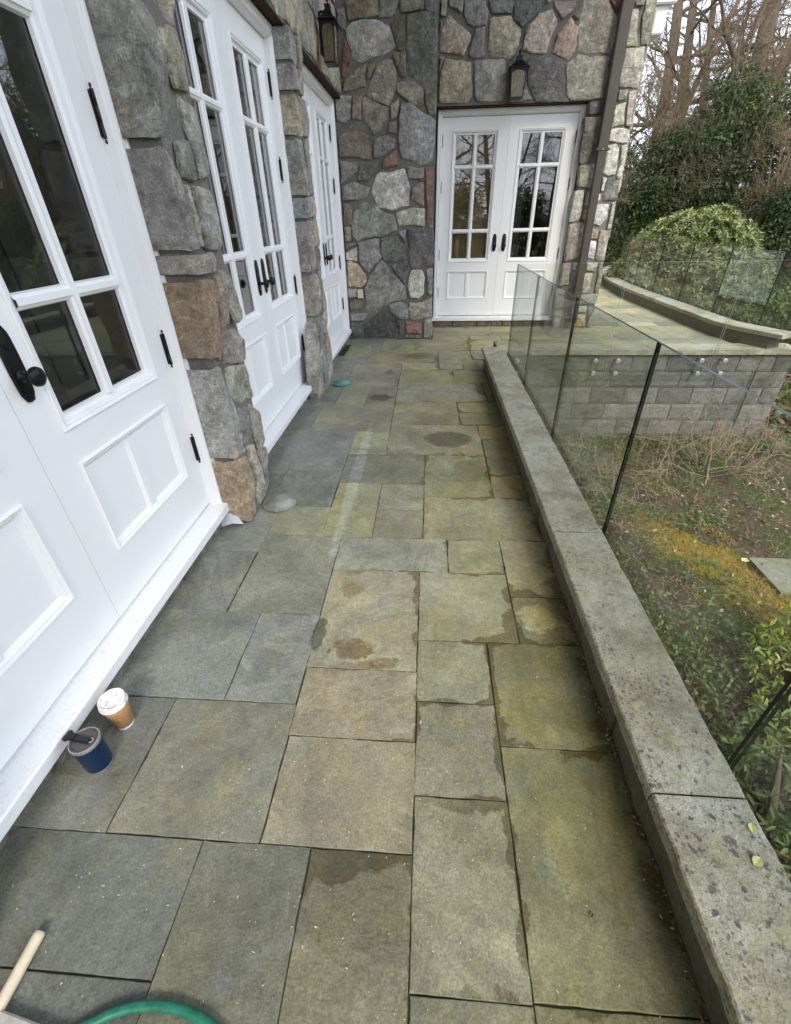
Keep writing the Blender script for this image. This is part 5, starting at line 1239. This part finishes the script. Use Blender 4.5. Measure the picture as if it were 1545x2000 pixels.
leaning(6.55, 18.5, 21, 'slender bare tree leaning right beside the house corner', (0, R(14), 0), H=11, r0=.15, first=.2, nl=14, levels=3, spread=.7, wander=.05)
leaning(9.6, 18.5, 22, 'thin dark bare tree leaning left between the thick trunks', (0, R(-10), 0), H=11, r0=.13, first=.2, nl=13, levels=3, spread=.7, wander=.06)
leaning(7.2, 15.5, 23, 'thin black sapling with crooked limbs in front of the trunks', (0, R(4), 0), H=8, r0=.06, first=.2, nl=14, levels=3, spread=.8, wander=.09)
tm = [tA, tB, tC]
far = 'far bare trees standing deep in the wood'
rr = random.Random(5)
for i in range(24):
    a = rr.uniform(-.05, .85); d = rr.uniform(29, 50); x = d*math.sin(a); y = d*math.cos(a)
    copy_tree(rr.choice(tm), 'bare_tree', 'bare tree standing far back in the wood', 'tree', at(x, y), rr.uniform(0, 6.28), far, rr.uniform(.7, 1.1))
side = 'bare trees beside the garden beyond the right of the picture'
for i, (x, y) in enumerate(((15.5, 20.5), (14.5, 9.5), (12.8, 4.5), (15.5, .5), (12.2, -4), (19, 24), (18, 5), (9.5, -9), (19, -3))):
    copy_tree(tm[i % 3], 'bare_tree', 'bare tree at the side of the garden, seen in the door glass', 'tree', at(x, y), rr.uniform(0, 6.28), side, rr.uniform(.75, 1.0))
back = 'bare trees behind the camera, seen in the far door glass'
for i, (x, y) in enumerate(((3.5, -15), (7, -19), (1.5, -22), (11, -15), (5, -27), (-2.5, -20), (9, -26), (.5, -14.5))):
    copy_tree(tm[i % 3], 'bare_tree', 'bare tree of the garden behind the camera', 'tree', at(x, y), rr.uniform(0, 6.28), back, rr.uniform(.75, 1.0))
# tall brown-twigged shrubs in front of the trunks
bs = bare_tree('twiggy_shrub', 'brown twiggy shrub behind the evergreens by the house corner', 'shrub', at(6.8, 18.0), 31, 'tall bare brown shrubs', mats=('twig_brown', 'twig_brown'), H=4.6, r0=.035, first=.15, nl=30, levels=3, spread=.85, multi=6, up=.55, minr=.006, wander=.10)
for i, (x, y, s, lab) in enumerate(((8.2, 18.2, 1.35, 'tall brown twiggy shrub straight behind the rounded rhododendron'), (9.0, 14.6, .95, 'brown twiggy shrub in front of the evergreens, right of the rhododendron'),
        (7.5, 18.4, 1.3, 'brown twiggy shrub between the first two trunks'), (9.4, 18.6, 1.4, 'tall brown twiggy shrub under the thickest trunk'), (11.6, 17, 1.5, 'tall brown twiggy shrub right of the thickest trunk'), (5.7, 17.5, 1.3, 'tall brown twiggy shrub close behind the house corner'))):
    copy_tree(bs, 'twiggy_shrub', lab, 'shrub', at(x, y), i*1.3+.5, 'tall bare brown shrubs', s)
# evergreens
def evergreen(name, label, cat, x, y, blobs, n, mat, size, group=None, ratio=.42, droop=.35, trunk=True, hexa=False, jit=.45):
    z = gz(x, y); t = thing(name, label, cat, (x, y, z), group); P, D = clump_points(blobs, n); P[:, 2] = np.maximum(P[:, 2], .02)
    V, F = leaves(P, D, size, ratio, droop, jit=jit, hexa=hexa); npmesh('crown', V, F, mat, t)
    g = G(); hmax = max(b[2] for b in blobs)
    for i in range(5):
        b = random.choice(blobs); g.tube([(random.uniform(-.15, .15), random.uniform(-.15, .15), -.3), (b[0]*.4, b[1]*.4, b[2]*.5), (b[0], b[1], b[2]+b[5]*.3)], [.06, .045, .015], 6)
    g.obj('trunk', 'bark', t, smooth=True); return t
def blobset(W_, H, n, rs, seed, low=.15, dep=.6):
    q = random.Random(seed); out = []
    for i in range(n):
        z = H*(low+(1-low)*q.random()**.8); k = math.sqrt(max(.05, 1-(z/H)**2*.8)); a = q.uniform(0, 6.28); r = W_*k*math.sqrt(q.random()); s = rs*q.uniform(.6, 1.25)
        out.append((r*math.cos(a), r*math.sin(a)*dep, z, s, s*.9, s*q.uniform(.45, .75)))
    return out
GE = 'dark evergreens behind the rhododendron'
EV = [('dark evergreen closest to the house corner', 6.5, 15.8, 1.7, 3.3, 42, 22000), ('dark evergreen behind the rounded rhododendron', 8.3, 16.4, 2.2, 4.3, 50, 26000), ('dark evergreen under the thickest trunk', 10.6, 16.4, 2.3, 4.0, 50, 24000),
      ('broad dark evergreen at the right edge of the wood', 13.6, 16.2, 2.4, 4.2, 40, 12000), ('low dark evergreen filling the gap right of the rhododendron', 9.2, 14.2, 1.5, 2.0, 26, 9000), ('dark evergreen seen low above the curved railing at the far right', 11.2, 13.2, 1.7, 2.4, 30, 9000)]
for i, (lab, x, y, W_, H, nb, n) in enumerate(EV):
    evergreen('evergreen', lab, 'evergreen', x, y, blobset(W_, H, nb, .62, 40+i), n, 'dark_leaf', .105, GE, .40, .45)
evergreen('evergreen_shrub', 'low mid green shrub left of the rhododendron by the far end of the curved wall', 'shrub', 6.1, 15.6, blobset(.8, 1.6, 18, .42, 61), 7000, 'mid_leaf', .10)
evergreen('evergreen_shrub', 'small yellow-green shrub at the far end of the curved parapet', 'shrub', 5.9, 15.2, blobset(.40, 1.0, 10, .3, 62), 2500, 'lime_leaf', .07)
for i, (x, y) in enumerate(((12, 9.5), (13, 5.5), (14, 1.5), (11.5, -2.5))):
    evergreen('evergreen', 'dark evergreen at the side of the garden, outside the picture', 'evergreen', x, y, blobset(1.8, 3.0, 26, .7, 70+i), 6000, 'dark_leaf', .2, 'evergreens at the side of the garden')
for i, (x, y) in enumerate(((1.5, -13), (4.5, -12), (8, -13), (-1, -16))):
    evergreen('evergreen', 'dark evergreen of the garden behind the camera', 'evergreen', x, y, blobset(2.0, 3.6, 30, .75, 90+i), 6000, 'dark_leaf', .2, 'evergreens behind the camera')
# rounded rhododendron: whorls of long leaves all over a mound
def rhododendron(name, label, x, y, blobs, nw, per, size, mat='rhodo_leaf', group=None, seed=1):
    rng = np.random.default_rng(seed); z = gz(x, y); t = thing(name, label, 'shrub', (x, y, z), group)
    P, N = clump_points(blobs, nw, .22, rng); keep = P[:, 2] > .05; P, N = P[keep], N[keep]; nw = len(P)
    N[:, 2] += .45; N /= np.linalg.norm(N, axis=1, keepdims=True)
    a = np.cross(N, np.array([.31, .52, .79])); a /= np.linalg.norm(a, axis=1, keepdims=True); b = np.cross(N, a)
    ph = rng.uniform(0, 6.28, (nw, 1))+np.arange(per)[None, :]*(2*np.pi/per)+rng.normal(0, .12, (nw, per)); tilt = rng.uniform(.05, .75, (nw, per))
    D = (a[:, None, :]*np.cos(ph)[..., None]+b[:, None, :]*np.sin(ph)[..., None])*np.cos(tilt)[..., None]+N[:, None, :]*np.sin(tilt)[..., None]
    D = D.reshape(-1, 3); PP = np.repeat(P, per, 0)+D*.01
    V, F = leaves(PP, D, size, .30, 0, rng, hexa=True, D=D); npmesh('foliage', V, F, mat, t)
    g = G()
    for i in range(26):
        p = P[rng.integers(nw)]; g.tube([(rng.uniform(-.1, .1), rng.uniform(-.1, .1), -.2), (p[0]*.45, p[1]*.45, p[2]*.45), tuple(p)], [.035, .022, .006], 5)
    g.obj('stem', 'bark', t, smooth=True); return t
mound = [(0, 0, .9, 1.25, 1.1, .82), (-.65, -.1, .65, .85, .85, .62), (.8, 0, .85, .75, .8, .72), (.1, -.35, .5, 1.2, .95, .75), (.45, .1, 1.35, .55, .5, .42), (-.25, .1, 1.15, .5, .5, .42), (-1.25, -.2, .4, .6, .7, .5), (1.25, -.2, .5, .65, .7, .6), (1.0, .1, 1.1, .4, .4, .35)]
rhododendron('rhododendron', 'large rounded pale green rhododendron behind the curved glass railing', 6.05, 12.7, [(a, b, c*1.12+.10, d, e, f*1.08) for a, b, c, d, e, f in mound], 4200, 8, .115, seed=4)
rhododendron('rhododendron', 'lower looser green rhododendron between the rounded one and the curved railing', 6.3, 10.1, [(0, 0, .4, .9, .6, .5), (.9, .1, .35, .7, .6, .45), (-.6, .3, .3, .5, .5, .35)], 900, 7, .12, 'mid_leaf', seed=5)
rhododendron('rhododendron', 'green rhododendron low behind the curved railing at the right picture edge', 7.3, 9.0, [(0, 0, .45, .9, .7, .5), (.8, .2, .5, .8, .7, .5)], 900, 7, .12, 'mid_leaf', seed=6)
# leafy shrub close below the near railing
rhododendron('leafy_shrub', 'bright lime and cream leaved shrub below the near railing at the right edge', 2.52, 2.05, [(0, 0, .22, .34, .34, .24), (-.22, -.35, .12, .26, .26, .18), (.25, .2, .3, .3, .26, .22)], 330, 6, .062, 'lime_leaf', seed=8)
rhododendron('leafy_shrub', 'dark green leaved shrub at the bottom right beneath the nearest glass panel', 1.75, 1.05, [(0, 0, .30, .40, .45, .30), (.35, .35, .18, .34, .34, .22), (-.2, -.5, .3, .4, .4, .3), (.7, -.1, .25, .4, .4, .3)], 420, 6, .060, 'ground_leaf', seed=9)
# sprawling bare shrubs on the bed
def sprawl(label, x, y, seed, H, n, mat, r0=.012, spread=1.6, up=.1, minr=.0035, z=None):
    (TV, TF), (CV, CF) = grow_tree(seed, H=H, r0=r0, first=.05, nl=n, levels=2, spread=spread, multi=5, up=up, wander=.16, minr=minr, twig=.75)
    V = [v for v in TV]+[v for v in CV]; o = len(TV); F = list(TF)+[tuple(i+o for i in f) for f in CF]
    return tag(mesh('bare_shrub', V, F, mat, None, at(x, y, .02) if z is None else (x, y, z), smooth=True), label, 'shrub', 'bare sprawling shrubs on the garden bed')
sprawl('pale bare shrub sprawling in the middle of the bed', 2.45, 4.75, 81, .95, 20, 'twig_pale', spread=1.9, r0=.015, minr=.0055, up=.05)
sprawl('pale bare shrub right of the middle one, reaching towards the block wall', 3.35, 4.95, 82, 1.05, 20, 'twig_pale', spread=1.9, up=.25, r0=.015, minr=.0055)
sprawl('bare shrub against the left part of the block wall behind the glass', 1.75, 5.35, 83, .95, 18, 'twig_brown', spread=1.5, up=.4, r0=.014, minr=.005)
sprawl('low bare shrub close to the parapet near the second glass seam', 1.75, 4.3, 84, .7, 14, 'twig_pale', spread=1.9, r0=.012, minr=.0045)
sprawl('pale bare shrub at the right end of the block wall', 4.1, 5.3, 85, .95, 16, 'twig_pale', spread=1.7, up=.4, r0=.014, minr=.005)
# reddish bare stems rising beside the nearest glass panel
g = G(); rr2 = random.Random(44)
def crook(p, d, L_, r, lev):
    q = Vector(p); pts = [q.copy()]; rad = [r]; dd = Vector(d).normalized()
    for i in range(5):
        dd = (dd+Vector((rr2.gauss(0, 1), rr2.gauss(0, 1), rr2.gauss(0, .8)))*.42).normalized(); q = q+dd*L_/5; pts.append(q.copy()); rad.append(r*(1-.14*(i+1)))
        if lev < 2 and rr2.random() < .75: crook(q, dd+Vector((rr2.gauss(0, 1), rr2.gauss(0, 1), rr2.gauss(0, 1)))*.9, L_*.45, r*.6, lev+1)
    g.tube(pts, rad, 6)
for (px_, py_, pz_, dx, dy, dz, L_) in ((1.02, .80, -.42, .15, -.2, 1, .50), (1.05, .66, -.40, .25, .1, 1, .44), (1.0, 1.0, -.45, .2, -.1, .9, .40), (1.0, .45, -.4, .1, .3, 1, .45), (1.0, 1.9, -.75, .2, .2, .8, .5)): crook((px_, py_, pz_), (dx, dy, dz), L_, .0042, 0)
g.tube([(1.15, .8, -1.25), (1.08, .82, -.8), (1.02, .80, -.42)], [.012, .009, .0045], 7); g.tube([(1.15, .8, -1.25), (1.12, .7, -.8), (1.05, .66, -.40)], [.012, .008, .0045], 7)
g.tube([(1.15, .8, -1.25), (1.04, .95, -.8), (1.0, 1.0, -.45)], [.01, .007, .0045], 7); g.tube([(1.15, .8, -1.25), (1.1, .6, -.8), (1.0, .45, -.4)], [.01, .007, .0045], 7); g.tube([(1.15, .8, -1.25), (1.1, 1.5, -1.0), (1.0, 1.9, -.75)], [.01, .007, .0045], 7)
tag(g.obj('bare_shrub', 'twig_red', smooth=True), 'crooked reddish bare stems poking up between the parapet and the nearest glass', 'shrub')
# ground cover of the bed
def scatter(n, x0, x1, y0, y1, dens=None):
    P = []
    while len(P) < n:
        x = RNG.uniform(x0, x1); y = RNG.uniform(y0, y1)
        if dens is None or random.random() < dens(x, y): P.append((x, y, gz(x, y)))
    return np.array(P)
nz = lambda x, y, s, o=0: mnoise.noise(Vector((x*s, y*s, o)))*.5+.5
P = scatter(11000, .9, 6.2, -.2, 6.15, lambda x, y: .35+.6*nz(x, y, 1.5)); P[:, 2] += RNG.uniform(.0, .03, len(P))
N = RNG.normal(0, 1, (len(P), 3)); N[:, 2] *= .25
V, F = leaves(P, N, .050, .45, 0, jit=.2); o = npmesh('leaf_litter', V, F, 'litter_leaf'); tag(o, 'brown leaf litter and mulch covering the garden bed', 'leaf litter', kind='stuff')
def gd(x, y):
    a = max(0, 1-abs(y-5.9)/.45)*.8+max(0, 1-(x-.9)/.8)*.6+max(0, nz(x, y, 1.3, 4)-.52)*3+max(0, .6-abs(x-2.0))*max(0, 2.8-abs(y-1.5))*.4
    return a
P = scatter(20000, .9, 6.2, -.2, 6.15, gd); P[:, 2] += RNG.uniform(.0, .09, len(P)); N = RNG.normal(0, 1, (len(P), 3)); N[:, 2] = np.abs(N[:, 2])*.5
V, F = leaves(P, N, .036, .55, 0, jit=.3, hexa=True); o = npmesh('ground_cover', V, F, 'ground_leaf'); tag(o, 'small green creeping leaves over the garden bed', 'ground cover', kind='stuff')
P = scatter(16000, .9, 5.5, 0, 6.1, lambda x, y: max(0, nz(x, y, 1.8, 9)-.42)*2.2+max(0, 1-(x-.9)/1.3)*.7); N = RNG.normal(0, .5, (len(P), 3)); N[:, 2] = 1
V, F = leaves(P, N, .085, .07, .1, jit=.45); o = npmesh('grass', V, F, 'ground_leaf'); tag(o, 'thin grass and weeds along the foot of the parapet', 'grass', kind='stuff')
P = scatter(3500, .9, 5.5, 0, 6.1, lambda x, y: .3+nz(x, y, 2.5, 2)*.4); P[:, 2] += RNG.uniform(.005, .05, len(P)); N = RNG.normal(0, 1, (len(P), 3)); N[:, 2] *= .3
V, F = leaves(P, N, .12, .035, 0, jit=.2); o = npmesh('straw', V, F, 'twig_pale'); tag(o, 'dead stalks and fine twigs littering the bed', 'twigs', kind='stuff')
def md(x, y):
    t = (x-2.72)*.8+(y-3.25)*.42; u = (y-3.3)*.9-(x-2.7)*.42
    return max(0, 1-abs(t)/.34-abs(u/1.25)**3+(nz(x, y, 5, 2)-.5)*3.4)
P = scatter(6500, 1.6, 4.4, 1.6, 5.0, md); N = RNG.normal(0, .6, (len(P), 3)); N[:, 2] = 1
V, F = leaves(P, N, .022, .35, 0, jit=.5); o = npmesh('moss', V, F, 'moss_leaf'); tag(o, 'orange yellow moss band across the garden bed', 'moss', kind='stuff')
P = scatter(16000, 4.4, 16, 6.3, 16, lambda x, y: .3+.5*nz(x, y, .7)); N = RNG.normal(0, 1, (len(P), 3)); N[:, 2] = np.abs(N[:, 2])*.6
V, F = leaves(P, N, .12, .45, 0, jit=.3); o = npmesh('woodland_litter', V, F, 'litter_leaf'); tag(o, 'fallen leaves on the ground behind the curved railing', 'leaf litter', kind='stuff')
P = scatter(9000, 4.4, 14, 6.3, 14, lambda x, y: max(0, nz(x, y, .6, 3)-.35)*2); P[:, 2] += RNG.uniform(0, .25, len(P)); N = RNG.normal(0, 1, (len(P), 3)); N[:, 2] = np.abs(N[:, 2])
V, F = leaves(P, N, .10, .5, 0, jit=.3, hexa=True); o = npmesh('woodland_plants', V, F, 'mid_leaf'); tag(o, 'low green plants on the ground behind the curved railing', 'ground cover', kind='stuff')
# stepping slab and stray things on the bed
o = slab(2.98, 3.75, 2.95, 3.42, 'dark', thing('stepping_stone', 'flat grey stepping slab on the garden bed at the right edge', 'stepping stone', (3.35, 3.2, gz(3.3, 3.2))), z=gz(3.3, 3.2)+.045, th=.07)
flat_leaf('fallen_leaf', 2.95, 3.40, gz(2.95, 3.40)+.03, .085, .06, .3, 'yellow_leaf', 'pale yellow leaf lying beside the stepping slab')
flat_leaf('fallen_leaf', 2.86, 3.80, gz(2.86, 3.80)+.03, .08, .05, 1.1, 'litter_leaf', 'pinkish curled leaf on the bed beyond the stepping slab', .03)
flat_leaf('fallen_leaf', 2.55, 3.05, gz(2.55, 3.05)+.04, .09, .05, 2.1, 'litter_leaf', 'tan dead leaf lying on the moss below the stepping slab', .03)
# timber step at the far end of the curved walk
t = thing('timber_step', 'low brown timber step at the far end of the curved walk', 'step', (5.4, 15.9, .0)); plain('timber', (.16, .10, .07), .8, 0, .3, 12, .2)
pbox('tread', 'timber', t, 4.9, 6.1, 15.7, 15.85, .04, .10); pbox('tread', 'timber', t, 4.9, 6.1, 15.95, 16.1, .16, .22)

sc.cycles.max_bounces = 12; sc.cycles.transparent_max_bounces = 24; sc.cycles.caustics_reflective = False; sc.cycles.caustics_refractive = False
